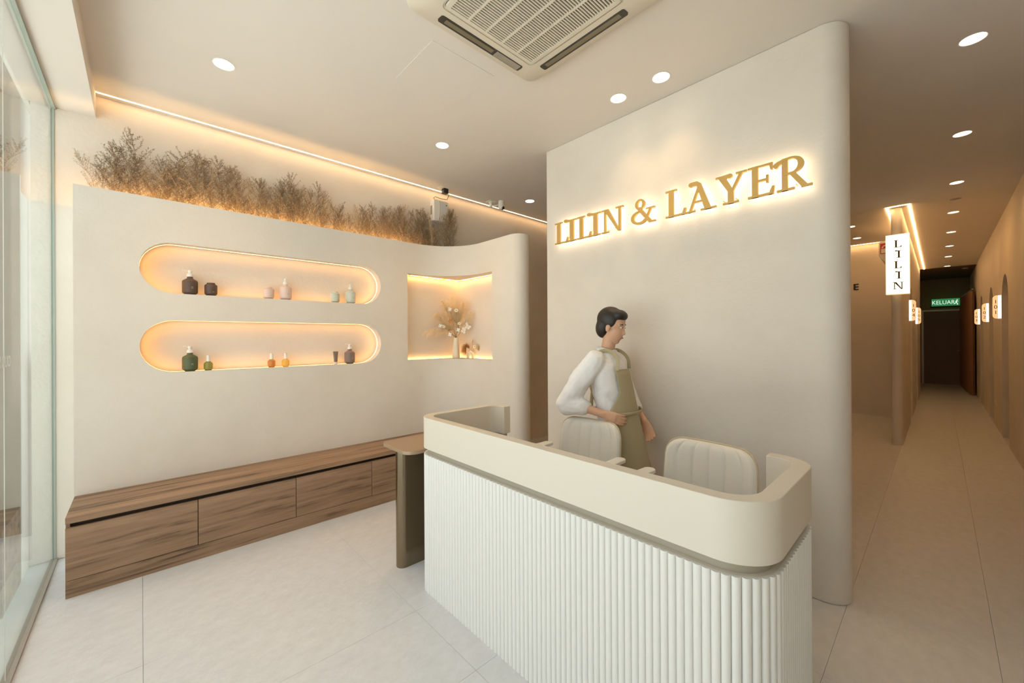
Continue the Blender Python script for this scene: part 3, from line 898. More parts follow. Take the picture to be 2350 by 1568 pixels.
# split unit and wall letter in the side room
sp = thing('wall_air_conditioner', 'white wall air conditioner with red energy label behind the light box sign', 'air conditioner', (PX0, 8.40, 2.56))
prof_ = [(-0.002, 0.0), (-0.002, 0.41), (-0.165, 0.41), (-0.183, 0.395), (-0.183, 0.185), (-0.165, 0.15), (-0.050, 0.0)]
MB().prism(prof_, 0.0, 0.82, 'y').build('casing', 'white', sp, bevel=0.006)
MB().box(-0.165, -0.045, -0.002, -0.0004, 0.215, 0.375).build('energy_label', 'red', sp)
MB().box(-0.155, -0.055, -0.0032, -0.0022, 0.225, 0.290).build('label_panel', 'white', sp)
MB().prism(arc(-0.105, 0.300, 0.046, 0, 180, 12), -0.0034, -0.0022, 'y').build('label_dial', 'white', sp)
MB().prism(arc(-0.105, 0.302, 0.028, 0, 180, 12), -0.0044, -0.0036, 'y').build('label_print', 'red', sp)
MB().box(-0.178, -0.172, 0.03, 0.79, 0.19, 0.23).build('louvre', 'grey', sp)
we_ = thing('wall_letter', 'small black capital letter fixed to the far back wall', 'letter', (-1.135, YB, 2.40))
lt = MB()
lt.box(0, 0.028, -0.012, -0.001, 0, 0.118)
for z in (0.0, 0.050, 0.100): lt.box(0.028, 0.075, -0.012, -0.001, z, z + 0.018)
lt.build('raised_letter', 'black', we_)
sk = thing('wall_socket', 'small white socket plate low on the corridor wall', 'socket', (XR, 10.2, 0.36))
MB().box(-0.008, -0.0005, -0.06, 0.06, 0, 0.09).build('plate', 'white', sk, bevel=0.002)
MB().box(-0.0105, -0.0075, -0.012, 0.012, 0.03, 0.06).build('switch', 'white', sk)

# ------------------------------------------------------------------ scent diffuser, adapter, security camera
df = thing('scent_diffuser', 'white wall box with side vent above the dried grasses', 'diffuser', (XW, 2.505, 2.888))
MB().prism(rrect(0.001, 0.105, 0.0, 0.205, [0.03, 0.012, 0.012, 0.03], 6), 0, 0.248).build('casing', 'white', df, smooth=True, angle=40, bevel=0.008)
MB().box(0.035, 0.070, -0.0015, 0.004, 0.075, 0.180).build('side_vent', 'grey', df)
MB().lathe([(0.007, 0), (0.007, 0.003)], 12).build('lock', 'black', df).matrix_local = Matrix.Translation((0.1045, 0.175, 0.205)) @ Matrix.Rotation(PI / 2, 4, 'Y')
MB().box(0.1035, 0.1065, 0.130, 0.175, 0.030, 0.040).build('maker_plate', 'black', df)
MB().tube([(0.108, 0.070, 0.24), (0.110, 0.078, 0.15), (0.110, 0.070, 0.06), (0.107, 0.062, 0.012)], 0.0035, 6).build('front_seam', 'acwhite', df, smooth=True)
pl = thing('power_adapter', 'black plug adapter in a ceiling socket above the scent diffuser', 'plug', (-3.94, 2.60, H))
MB().box(-0.045, 0.045, -0.075, 0.045, -0.010, -0.0005).build('socket_plate', 'white', pl, bevel=0.003)
MB().prism(rrect(-0.032, 0.032, -0.025, 0.040, 0.012, 4), -0.066, -0.0102).build('adapter', 'black', pl, bevel=0.004)
MB().tube([(0.0, 0.040, -0.04), (-0.01, 0.070, -0.06), (-0.04, 0.065, -0.11), (-0.09, 0.02, -0.10), (-0.135, -0.04, -0.075), (-0.155, -0.05, -0.085), (-0.150, -0.045, -0.13)], 0.0035, 6).build('cable', 'black', pl, smooth=True)
sc_ = thing('security_camera', 'white swivel security camera on ceiling bracket past the diffuser', 'camera', (-3.90, 3.32, H))
MB().box(-0.075, 0.015, -0.07, 0.03, -0.008, -0.0005).build('bracket_plate', 'white', sc_, bevel=0.002)
MB().lathe([(0.020, -0.075), (0.022, -0.03), (0.030, -0.025), (0.030, -0.008)], 14, (-0.03, -0.02, 0)).build('bracket_stem', 'white', sc_, smooth=True)
MB().tube([(-0.03, -0.02, -0.055), (0.02, 0.01, -0.055), (0.07, 0.045, -0.05)], 0.010, 8).build('arm', 'metal_frame', sc_, smooth=True)
MB().lathe([(0.004, -0.001), (0.034, -0.004), (0.038, -0.03), (0.038, -0.085), (0.030, -0.112), (0.002, -0.120)], 18, (0.085, 0.055, 0)).build('camera_head', 'white', sc_, smooth=True)
MB().ellipsoid((0.100, 0.064, -0.095), (0.028, 0.028, 0.026), 14, 10).build('lens', 'black', sc_, smooth=True)
# ------------------------------------------------------------------ bottles and jars in the niches
def bottle_mat(name, c, rough=0.55, trans=0.0):
    m = plain(name, c, rough)
    if trans: setv(m.node_tree.nodes['Principled BSDF'], trans=trans, ior=1.45, rough=0.08)
    return m
M['b_brown'] = bottle_mat('brown_bottle', (0.10, 0.058, 0.040))
M['b_pink'] = bottle_mat('pink_bottle', (0.72, 0.55, 0.47))
M['b_mint'] = bottle_mat('pale_green_bottle', (0.56, 0.60, 0.52))
M['b_green'] = bottle_mat('green_bottle', (0.085, 0.105, 0.045))
M['b_mauve'] = bottle_mat('mauve_bottle', (0.22, 0.155, 0.125))
M['b_olive_glass'] = bottle_mat('olive_glass', (0.36, 0.38, 0.10), 0.08, 0.55)
M['b_amber_glass'] = bottle_mat('amber_glass', (0.70, 0.33, 0.08), 0.08, 0.55)
M['b_yellow_glass'] = bottle_mat('yellow_glass', (0.95, 0.66, 0.14), 0.08, 0.55)
M['print'] = plain('pale_print', (0.45, 0.36, 0.28), 0.6)
XBT = -3.965
def pump_bottle(mat, label, y, z):
    t = thing('pump_bottle', label, 'bottle', (XBT, y, z), group='bottles in the wall niches')
    MB().lathe([(0.030, 0.0), (0.033, 0.002), (0.048, 0.016), (0.049, 0.022), (0.049, 0.100), (0.046, 0.110), (0.036, 0.118), (0.021, 0.127), (0.0185, 0.131), (0.0185, 0.141)], 24).build('bottle_body', mat, t, smooth=True, angle=28)
    p = MB().lathe([(0.020, 0.1412), (0.0205, 0.156), (0.018, 0.160), (0.011, 0.168), (0.011, 0.178)], 18).build('pump_collar', 'white', t, smooth=True, angle=35)
    MB().lathe([(0.0135, 0.1782), (0.0145, 0.184), (0.0135, 0.191), (0.004, 0.194)], 16).build('pump_head', 'white', p, smooth=True)
    MB().tube([(0.0, -0.008, 0.186), (0.004, -0.026, 0.189), (0.008, -0.044, 0.192), (0.008, -0.047, 0.188)], [0.0055, 0.0048, 0.004, 0.0038], 8).build('spout', 'white', p, smooth=True)
    for k, w in ((0, 0.012), (1, 0.014)):
        MB().box(0.0485, 0.0494, 0.004, 0.004 + w, 0.058 - 0.009 * k, 0.061 - 0.009 * k).build('print_line', 'print', t)
    return t
def jar(mat, label, y, z):
    t = thing('cosmetic_jar', label, 'jar', (XBT, y, z), group='bottles in the wall niches')
    MB().lathe([(0.026, 0.0), (0.028, 0.002), (0.041, 0.016), (0.042, 0.022), (0.042, 0.040)], 22).build('jar_body', mat, t, smooth=True, angle=28)
    MB().lathe([(0.0415, 0.0405), (0.042, 0.080), (0.039, 0.088), (0.028, 0.096), (0.027, 0.105), (0.020, 0.106)], 22).build('jar_lid', mat, t, smooth=True, angle=28)
    MB().box(0.0412, 0.0424, 0.006, 0.018, 0.030, 0.033).build('print_line', 'print', t)
    return t
def serum(mat, label, y, z):
    t = thing('serum_bottle', label, 'bottle', (XBT, y, z), group='bottles in the wall niches')
    MB().lathe([(0.022, 0.0), (0.024, 0.002), (0.030, 0.012), (0.030, 0.050), (0.027, 0.057), (0.016, 0.066), (0.0145, 0.070)], 20).build('bottle_body', mat, t, smooth=True, angle=28)
    MB().lathe([(0.0145, 0.0702), (0.0145, 0.080), (0.0125, 0.084), (0.0110, 0.118), (0.004, 0.1195)], 16).build('cap', 'white', t, smooth=True, angle=35)
    return t
Z1_, Z2_ = N1[2] + 0.0005, N2[2] + 0.0005
pump_bottle('b_brown', 'dark brown pump bottle in the upper niche', 0.277, Z1_)
jar('b_brown', 'dark brown round jar in the upper niche', 0.407, Z1_)
jar('b_pink', 'pale pink round jar in the upper niche', 0.808, Z1_)
pump_bottle('b_pink', 'pale pink pump bottle in the upper niche', 0.939, Z1_)
jar('b_mint', 'pale grey-green round jar in the upper niche', 1.363, Z1_)
pump_bottle('b_mint', 'pale grey-green pump bottle in the upper niche', 1.513, Z1_)
pump_bottle('b_green', 'olive green pump bottle in the lower niche', 0.275, Z2_)
serum('b_olive_glass', 'small olive glass bottle with white cap in the lower niche', 0.388, Z2_)
serum('b_amber_glass', 'small amber glass bottle with white cap in the lower niche', 0.828, Z2_)
serum('b_yellow_glass', 'small yellow glass bottle with white cap in the lower niche', 0.937, Z2_)
tb = thing('cream_tube', 'slim brown squeeze tube standing on its white cap in lower niche', 'tube', (XBT, 1.368, Z2_), group='bottles in the wall niches')
MB().lathe([(0.013, 0.0), (0.015, 0.002), (0.015, 0.020), (0.013, 0.022)], 16).build('cap', 'white', tb, smooth=True, angle=40)
tm = MB()
vs, fs = [], []
for j in range(7):
    k = j / 6
    rx, ry = 0.0155 * (1 - k) + 0.002 * k, 0.0155 * (1 - k) + 0.024 * k
    for a in range(16):
        an = 2 * PI * a / 16
        vs.append((rx * math.cos(an), ry * math.sin(an), 0.0225 + 0.100 * k))
for j in range(6):
    for a in range(16):
        fs.append((j * 16 + a, j * 16 + (a + 1) % 16, (j + 1) * 16 + (a + 1) % 16, (j + 1) * 16 + a))
fs.append(tuple(range(15, -1, -1))); fs.append(tuple(96 + a for a in range(16)))
tm.add(vs, fs).build('tube_body', 'b_mauve', tb, smooth=True, angle=50)
pump_bottle('b_mauve', 'mauve brown pump bottle in the lower niche', 1.502, Z2_)

# ------------------------------------------------------------------ dried flowers in the corner niche
M['vase'] = plain('ivory_ceramic', (0.80, 0.73, 0.58), 0.6)
def fluff(name, c):
    m, nt, b = new_mat(name)
    setv(b, color=c, rough=0.95, spec=0.1)
    tl_ = nt.nodes.new('ShaderNodeBsdfTranslucent')
    tl_.inputs['Color'].default_value = (*c, 1)
    mx = nt.nodes.new('ShaderNodeMixShader')
    mx.inputs[0].default_value = 0.45
    nt.links.new(b.outputs[0], mx.inputs[1])
    nt.links.new(tl_.outputs[0], mx.inputs[2])
    nt.links.new(mx.outputs[0], nt.nodes['Material Output'].inputs[0])
    return m
M['pampas'] = fluff('pampas_fluff', (0.95, 0.86, 0.68))
M['feather'] = fluff('pale_plume', (0.95, 0.88, 0.76))
M['cotton'] = plain('cotton_white', (0.88, 0.86, 0.82), 0.95)
M['stalk'] = plain('dry_stalk', (0.22, 0.13, 0.06), 0.8)
M['petal'] = plain('ivory_petal', (0.88, 0.84, 0.72), 0.7)
M['daisy_eye'] = plain('daisy_eye', (0.75, 0.42, 0.06), 0.7)
M['rust'] = plain('rust_plume', (0.55, 0.29, 0.10), 0.9)
ZN = QZ0 + 0.0008
VX, VY = -3.865, 2.70
vz = thing('tall_vase', 'tall tapering ivory vase in the corner niche', 'vase', (VX, VY, ZN))
MB().lathe([(0.040, 0.0), (0.043, 0.004), (0.043, 0.020), (0.035, 0.120), (0.027, 0.205), (0.025, 0.240), (0.022, 0.240), (0.021, 0.228)], 24, closed_top=False).build('vase_body', 'vase', vz, smooth=True)
MB().lathe([(0.002, 0.228), (0.0215, 0.229)], 24, closed_bottom=False, closed_top=False).build('vase_mouth', 'stalk', vz)
BASE = Vector((VX, VY, ZN + 0.232))
# image-plane style directions inside the niche: a = along the corner's diagonal (view-right), b = up, c = towards the room
DA = Vector((0.681, 0.732, 0))
DC = Vector((0.732, -0.681, 0))
def plume(name, label, cat, base, tip, mat, width, n=150, droop=0.3, seed=0, bend=0.0, stem=0.35):
    rnd = random.Random(seed)
    d = tip - base
    side = DC
    pts = []
    for k in range(13):
        t = k / 12
        pts.append(d * t + Vector((0, 0, -bend * 4 * t * (t - 1))) )
    t_ = thing(name, label, cat, base, group='dried flowers in the corner niche')
    MB().tube(pts, [0.0022 * (1 - 0.6 * k / 12) for k in range(13)], 5).build('stalk', mat, t_)
    mb = MB()
    for k in range(n * 5):
        s = stem + (1 - stem) * rnd.random()
        i = min(11, int(s * 12)); f = s * 12 - i
        p = pts[i].lerp(pts[i + 1], f)
        tan = (pts[i + 1] - pts[i]).normalized()
        env = math.sin(PI * min(1, (s - stem) / (1 - stem) * 0.85 + 0.12)) ** 0.7
        an = rnd.random() * 2 * PI
        u = tan.orthogonal().normalized(); v = tan.cross(u)
        o = (u * math.cos(an) + v * math.sin(an))
        ln = width * 1.6 * env * rnd.uniform(0.5, 1.15)
        q1 = p + (o * 0.7 + tan * 0.55) * ln * 0.55
        q2 = p + (o * 0.9 + tan * 0.75 + Vector((0, 0, -droop))) * ln
        w = 0.0012
        sd = tan.cross(o).normalized() * w
        vv = [p - sd, p + sd, q1 + sd, q1 - sd, q2, q1 + o * 0.0006]
        mb.add(vv, [(0, 1, 2, 3), (3, 2, 4), (3, 2, 5)])
    mb.v = [(max(x, QX + 0.005 - base.x), min(y, QY - 0.005 - base.y), max(z, QZ0 + 0.002 - base.z)) for x, y, z in mb.v]
    mb.build('plume', mat, t_)
    return t_
def at(da, z, c=0.0): return BASE + DA * da + Vector((0, 0, z)) + DC * c
plume('pampas_plume', 'tallest upright pampas plume in the tall vase', 'dried flower', BASE, at(-0.05, 0.52), 'pampas', 0.075, 170, 0.25, 1)
plume('pampas_plume', 'pampas plume leaning over the vase to the corner side', 'dried flower', BASE, at(0.085, 0.42, 0.0), 'pampas', 0.085, 170, 0.5, 2, 0.03)
plume('pampas_plume', 'upper pampas plume curving away from the corner', 'dried flower', BASE, at(-0.15, 0.44, 0.07), 'pampas', 0.07, 150, 0.4, 3, 0.03)
plume('pampas_plume', 'middle fluffy pampas plume on the open side of the vase', 'dried flower', BASE, at(-0.21, 0.28, 0.11), 'pampas', 0.08, 160, 0.45, 4, 0.02)
plume('pampas_plume', 'short pampas plume hanging at the vase neck', 'dried flower', BASE, at(-0.09, 0.10, 0.03), 'pampas', 0.055, 120, 0.7, 5, 0.05)
plume('pampas_plume', 'central loose pampas plume behind the cotton bolls', 'dried flower', BASE, at(0.02, 0.30, 0.02), 'pampas', 0.07, 150, 0.4, 6)
plume('white_plume', 'pale feathery plume drooping far out from the vase', 'dried flower', BASE, at(-0.34, 0.045, 0.21), 'feather', 0.050, 170, 0.55, 7, 0.07, 0.3)
plume('white_plume', 'pale feathery plume arching up beside the corner', 'dried flower', BASE, at(0.19, 0.31, 0.05), 'feather', 0.055, 130, 0.8, 8, 0.03, 0.35)
def cotton(label, p, seed):
    rnd = random.Random(seed)
    t = thing('cotton_stem', label, 'dried flower', BASE, group='dried flowers in the corner niche')
    d = p - BASE
    MB().tube([d * k / 5 + Vector((0, 0, 0.02 * math.sin(PI * k / 5))) for k in range(6)], 0.0018, 5).build('stalk', 'stalk', t)
    for k in range(4):
        a = PI / 2 * k + 0.5
        c = d + (DA * math.cos(a) + Vector((0, 0, 1)) * math.sin(a)) * 0.0125 + DC * 0.006
        MB().ellipsoid(c, (0.0125, 0.0125, 0.0125), 10, 7).build('cotton_lock', 'cotton', t, smooth=True)
    for k in range(4):
        a = PI / 2 * k + 1.28
        c = d + (DA * math.cos(a) + Vector((0, 0, 1)) * math.sin(a)) * 0.020 + DC * 0.002
        MB().tube([d - DC * 0.006, c, c + (c - d) * 0.4], [0.004, 0.003, 0.0005], 5).build('bract', 'stalk', t)
cotton('cotton boll lowest beside the vase mouth', at(-0.062, 0.045, 0.05), 1)
cotton('cotton boll just over the vase on the corner side', at(0.035, 0.098, 0.05), 2)
cotton('cotton boll far out above the drooping plume', at(-0.165, 0.145, 0.09), 3)
cotton('cotton boll high up among the pampas', at(-0.060, 0.335, 0.05), 4)
def daisy(label, base, p, face, rad, group='dried flowers in the corner niche'):
    t = thing('dried_daisy', label, 'dried flower', base, group=group)
    d = p - base
    MB().tube([d * k / 5 + Vector((0, 0, 0.015 * math.sin(PI * k / 5))) for k in range(6)], 0.0013, 5).build('stalk', 'stalk', t)
    f = face.normalized(); u = f.orthogonal().normalized(); v = f.cross(u)
    for k in range(11):
        a = 2 * PI * k / 11
        o = u * math.cos(a) + v * math.sin(a); s = f.cross(o)
        c0, c1, c2 = d + o * rad * 0.15, d + o * rad * 0.65 + f * 0.003, d + o * rad
        MB().add([c0, c1 + s * rad * 0.26, c2, c1 - s * rad * 0.26, c1 - f * 0.002], [(0, 1, 2, 3), (0, 4, 1), (1, 4, 2), (2, 4, 3), (3, 4, 0)]).build('petal', 'petal', t)
    MB().ellipsoid(d + f * 0.002, (rad * 0.3, rad * 0.3, rad * 0.3), 8, 6).build('flower_eye', 'daisy_eye', t, smooth=True)
face = DC * 1.0 + Vector((0, 0, -0.15))
daisy('ivory daisy beside the outermost cotton boll', BASE, at(-0.125, 0.137, 0.10), face, 0.019)
daisy('ivory daisy high up below the pampas heads', BASE, at(0.012, 0.325, 0.05), face + Vector((0, 0, 0.5)), 0.024)
daisy('ivory daisy at mid height on the corner side', BASE, at(0.048, 0.172, 0.055), face + Vector((0, 0, 0.6)), 0.022)
# honesty twig: round papery pods
hn = thing('honesty_twig', 'twig of white round papery pods reaching towards the corner', 'dried flower', BASE, group='dried flowers in the corner niche')
d = at(0.165, 0.125, 0.02) - BASE
MB().tube([d * k / 6 + Vector((0, 0, 0.03 * math.sin(PI * k / 6))) for k in range(7)], 0.0016, 5).build('stalk', 'stalk', hn)
for k, (a, z) in enumerate(((0.075, 0.085), (0.105, 0.098), (0.120, 0.125), (0.135, 0.150), (0.150, 0.118), (0.130, 0.170), (0.165, 0.135), (0.100, 0.070), (0.090, 0.115))):
    c = DA * a + Vector((0, 0, z)) + DC * (0.03 + 0.004 * (k % 3))
    mt = Matrix.Rotation(0.5 * k, 3, 'Z')
    MB().ellipsoid(c, (0.016, 0.0022, 0.016), 12, 8, Quaternion(Vector((0, 0, 1)), 0.82 + 0.4 * math.sin(k)).to_matrix()).build('pod', 'petal', hn, smooth=True)
dl = thing('dried_leaf_twig', 'brown curled leaf twig in the middle of the arrangement', 'dried flower', BASE, group='dried flowers in the corner niche')
d = at(-0.05, 0.20, 0.06) - BASE
MB().tube([d * k / 5 for k in range(6)], 0.0016, 5).build('stalk', 'stalk', dl)
for k in range(6):
    a = k * 1.05
    o = (DA * math.cos(a) + Vector((0, 0, 1)) * math.sin(a)).normalized()
    s = DC.cross(o)
    MB().add([d, d + o * 0.018 + s * 0.010 + DC * 0.004, d + o * 0.034 + DC * 0.010, d + o * 0.018 - s * 0.010, d + o * 0.018 - DC * 0.003], [(0, 1, 2, 3), (0, 4, 1), (1, 4, 2), (2, 4, 3), (3, 4, 0)]).build('leaf', 'rust', dl)
# small arch vase
AVX, AVY = -3.735, 2.812
av = thing('arch_vase', 'small ivory arch-shaped vase beside the tall vase', 'vase', (AVX, AVY, ZN))
am = MB()
pts = [DA * -0.029] + [DA * (-0.029 * math.cos(PI * k / 12)) + Vector((0, 0, 0.040 + 0.034 * math.sin(PI * k / 12))) for k in range(13)] + [DA * 0.029]
am.tube(pts, 0.0155, 14)
am.build('vase_body', 'vase', av, smooth=True, angle=50)
MB().lathe([(0.013, 0.082), (0.011, 0.096), (0.009, 0.096), (0.008, 0.088)], 14, closed_top=False).build('vase_neck', 'vase', av, smooth=True)
B2 = Vector((AVX, AVY, ZN + 0.088))
def at2(da, z, c=0.0): return B2 + DA * da + Vector((0, 0, z)) + DC * c
plume('rust_plume', 'rust brown fan plume drooping from the arch vase', 'dried flower', B2, at2(-0.075, 0.005, 0.01), 'rust', 0.050, 130, 0.7, 21, 0.05, 0.15)
plume('pampas_plume', 'fluffy tuft standing out from the arch vase', 'dried flower', B2, at2(0.105, 0.050, 0.01), 'pampas', 0.045, 120, 0.3, 22, 0.01, 0.35)
plume('grass_spike', 'thin upright grass spike in the arch vase', 'dried flower', B2, at2(0.030, 0.140), 'pampas', 0.015, 50, 0.0, 23, 0, 0.4)
plume('grass_spike', 'short slanting grass spike in the arch vase', 'dried flower', B2, at2(-0.045, 0.090), 'pampas', 0.012, 40, 0.0, 24, 0, 0.5)
daisy('ivory daisy in the arch vase', B2, at2(0.052, 0.048, 0.025), face + Vector((0, 0, 0.3)), 0.021)

# ------------------------------------------------------------------ dried grasses in the trough
M['sprig_a'] = mottled('dry_sprig_brown', (0.24, 0.17, 0.10), (0.33, 0.24, 0.15), 30, 0.9)
M['sprig_b'] = mottled('dry_sprig_tan', (0.42, 0.31, 0.19), (0.50, 0.38, 0.25), 30, 0.9)
def sprig_mesh(seed, height, bend):
    rnd = random.Random(seed)
    mb = MB()
    K = 16
    lean = rnd.uniform(-0.25, 0.25) + bend
    main = [Vector((rnd.uniform(-0.004, 0.004), height * (lean * (k / K) ** 1.6 + 0.012 * math.sin(k * 0.9 + seed)), height * k / K)) for k in range(K + 1)]
    mb.tube(main, [0.0019 * (1 - 0.75 * k / K) for k in range(K + 1)], 4)
    def leaflet(p, d, ln):
        s = d.cross(Vector((rnd.uniform(-1, 1), rnd.uniform(-1, 1), rnd.uniform(-1, 1)))).normalized() * ln * 0.11
        q = p + d * ln
        h = p + d * ln * 0.45
        mb.add([p, h + s, q, h - s], [(0, 1, 2, 3)])
    nb = 30
    for b in range(nb):
        s = 0.22 + 0.77 * b / nb + rnd.uniform(-0.02, 0.02)
        i = min(K - 1, int(s * K)); p = main[i].lerp(main[i + 1], s * K - i)
        tan = (main[i + 1] - main[i]).normalized()
        an = rnd.uniform(0, 2 * PI)
        out = Vector((math.cos(an) * 0.42, math.sin(an), 0))
        up = rnd.uniform(0.55, 1.1)
        d = (out + Vector((0, 0, up))).normalized()
        env = max(0.10, 1.0 - abs(s - 0.45) * 1.35)
        ln = height * 0.36 * env * rnd.uniform(0.7, 1.2) + 0.012
        nseg = 8
        pts = []
        q = p.copy(); dd = d.copy()
        for k in range(nseg + 1):
            pts.append(q.copy())
            dd = (dd + Vector((rnd.uniform(-.12, .12), rnd.uniform(-.12, .12), rnd.uniform(-.05, .14)))).normalized()
            q = q + dd * ln / nseg
        mb.tube(pts, [0.0010 * (1 - 0.7 * k / nseg) for k in range(nseg + 1)], 3, cap=False)
        for k in range(1, nseg + 1):
            tn = (pts[k] - pts[k - 1]).normalized()
            for rep in range(4):
                o = (tn.orthogonal().normalized())
                o = Quaternion(tn, rnd.uniform(0, 2 * PI)) @ o
                leaflet(pts[k - 1].lerp(pts[k], rnd.random()), (o * 0.75 + tn * 0.8).normalized(), rnd.uniform(0.008, 0.016))
    for k in range(8, K + 1):
        for rep in range(5):
            o = Quaternion(Vector((0, 0, 1)), rnd.uniform(0, 2 * PI)) @ Vector((1, 0, 0))
            leaflet(main[k], (o * 0.7 + Vector((0, 0, 0.8))).normalized(), rnd.uniform(0.009, 0.018))
    # clamp to the depth of the trough so that no twig enters wall or upstand
    mb.v = [(max(-0.055, min(0.060, x)), y, max(z, 0.0)) for x, y, z in mb.v]
    return mb.mesh('dried_sprig')
protos = []
for k in range(9):
    me = sprig_mesh(100 + k, 0.40, (-0.15, 0.0, 0.15)[k % 3])
    protos.append(me)
wide = sprig_mesh(140, 0.40, -0.75)
rnd = random.Random(7)
SLABEL = 'brown dried twiggy grass sprig standing in the planting trough'
def top_env(y):
    # height of the planting above the trough, read from the photograph
    pts = [(-0.28, 0.26), (-0.16, 0.42), (-0.04, 0.56), (0.10, 0.50), (0.20, 0.44), (0.33, 0.54), (0.43, 0.40), (0.53, 0.54), (0.68, 0.46), (0.8, 0.44), (0.97, 0.52), (1.12, 0.40), (1.27, 0.50), (1.42, 0.38), (1.55, 0.30), (1.69, 0.46), (1.80, 0.42), (1.98, 0.54), (2.15, 0.48), (2.35, 0.54), (2.5, 0.52), (2.7, 0.60), (2.85, 0.62)]
    for (a, ha), (b, hb) in zip(pts, pts[1:]):
        if a <= y <= b: return ha + (hb - ha) * (y - a) / (b - a)
    return pts[0][1] if y < pts[0][0] else pts[-1][1]
NS = 128
mats = [M['sprig_a'], M['sprig_b']]
for me in protos + [wide]:
    me.materials.append(M['sprig_a'])
tan_protos = []
for me in protos[:4]:
    c = me.copy(); c.materials.clear(); c.materials.append(M['sprig_b']); tan_protos.append(c)
for k in range(NS):
    y = -0.22 + 2.95 * (k + rnd.uniform(0.1, 0.9)) / NS
    xmin, xmax = XW + 0.062, XU - lip_t - 0.062
    if y > 2.3: xmax = min(xmax + (y - 2.3) * 0.5, -3.72)
    x = rnd.uniform(xmin, max(xmin + 0.005, xmax))
    h = top_env(y) * (rnd.choice((1.0, 0.62, 0.45, 0.78, 0.55)) if k % 4 else 1.0) * rnd.uniform(0.88, 1.03)
    me = rnd.choice(tan_protos if k % 5 == 0 else protos)
    o = bpy.data.objects.new('dried_sprig', me)
    COL.objects.link(o)
    s = h / 0.40
    o.location = (x, y, UF + 0.0005)
    o.rotation_euler = (0, 0, rnd.choice((0, PI)) )
    o.scale = (min(1.0, s), s * rnd.uniform(0.85, 1.15), s)
    tag(o, SLABEL, 'dried grass', 'dried grass sprigs in the trough')
for y, s in ((-0.10, 0.72), (-0.02, 0.9), (0.12, 0.8)):
    o = bpy.data.objects.new('dried_sprig', wide)
    COL.objects.link(o)
    o.location, o.scale = (XW + 0.10, y, UF + 0.0005), (1, s * 0.8, s)
    tag(o, SLABEL, 'dried grass', 'dried grass sprigs in the trough')
# ------------------------------------------------------------------ the walking person
M['skin'] = plain('skin', (0.62, 0.36, 0.23), 0.55, sss=0.05)
M['hair'] = plain('dark_hair', (0.018, 0.012, 0.010), 0.5)
M['shirt'] = plain('white_cotton', (0.82, 0.80, 0.79), 0.85)
M['apron'] = plain('khaki_linen', (0.43, 0.37, 0.23), 0.9)
M['trouser'] = plain('brown_trousers', (0.25, 0.20, 0.14), 0.9)
M['eye'] = plain('eye_white', (0.85, 0.83, 0.80), 0.3)
M['lip'] = plain('lip', (0.50, 0.22, 0.17), 0.5)
def loft(mb, secs, n=20):
    """secs: (centre, half-width vector a, half-width vector b)"""
    vs, fs = [], []
    for c, a, b in secs:
        c, a, b = Vector(c), Vector(a), Vector(b)
        for k in range(n):
            t = 2 * PI * k / n
            vs.append(c + a * math.cos(t) + b * math.sin(t))
    for j in range(len(secs) - 1):
        for k in range(n):
            k2 = (k + 1) % n
            fs.append((j * n + k, j * n + k2, (j + 1) * n + k2, (j + 1) * n + k))
    fs.append(tuple(range(n - 1, -1, -1)))
    fs.append(tuple((len(secs) - 1) * n + k for k in range(n)))
    mb.add(vs, fs)
def limb(mb, pts, rad, n=14):
    P = [Vector(p) for p in pts]
    # subdivide with rounded ends
    out, rr = [], []
    for i in range(len(P) - 1):
        for k in range(5):
            t = k / 5
            out.append(P[i].lerp(P[i + 1], t)); rr.append(rad[i] + (rad[i + 1] - rad[i]) * (t * t * (3 - 2 * t)))
    out.append(P[-1]); rr.append(rad[-1])
    mb.tube(out, rr, n)
    mb.ellipsoid(out[0], (rr[0],) * 3, 12, 8)
    mb.ellipsoid(out[-1], (rr[-1],) * 3, 12, 8)
    for i in range(1, len(P) - 1):
        mb.ellipsoid(P[i], (rad[i],) * 3, 12, 8)
def fuse(mb, name, mat, parent, voxel, smooth=6):
    o = mb.build(name, mat, parent)
    r = o.modifiers.new('remesh', 'REMESH'); r.mode = 'VOXEL'; r.voxel_size = voxel; r.use_smooth_shade = True
    s = o.modifiers.new('smooth', 'SMOOTH'); s.iterations = smooth; s.factor = 0.5
    return apply_mods(o)
# local frame: x forward, y to the person's left, z up
PB = (-1.557, 2.490, 0.0)
person = thing('person', 'person in white shirt and khaki apron walking behind the desk chairs', 'person', PB, R_(12))
PEL, CHE, NEK = Vector((0.0, 0, 0.88)), Vector((-0.075, 0, 1.20)), Vector((-0.090, 0, 1.395))
SH_R, EL_R, WR_R = Vector((-0.105, -0.165, 1.342)), Vector((-0.285, -0.220, 1.045)), Vector((-0.03, -0.215, 0.985))
SH_L, EL_L, WR_L = Vector((-0.085, 0.165, 1.342)), Vector((-0.02, 0.225, 1.050)), Vector((0.135, 0.140, 0.895))
HC = Vector((-0.045, 0.0, 1.575))
HM = Matrix.Rotation(R_(14), 3, 'Y') @ Matrix.Rotation(0, 3, 'Z')        # head bowed a little
def hp(x, y, z): return HC + HM @ Vector((x, y, z))
body = MB()
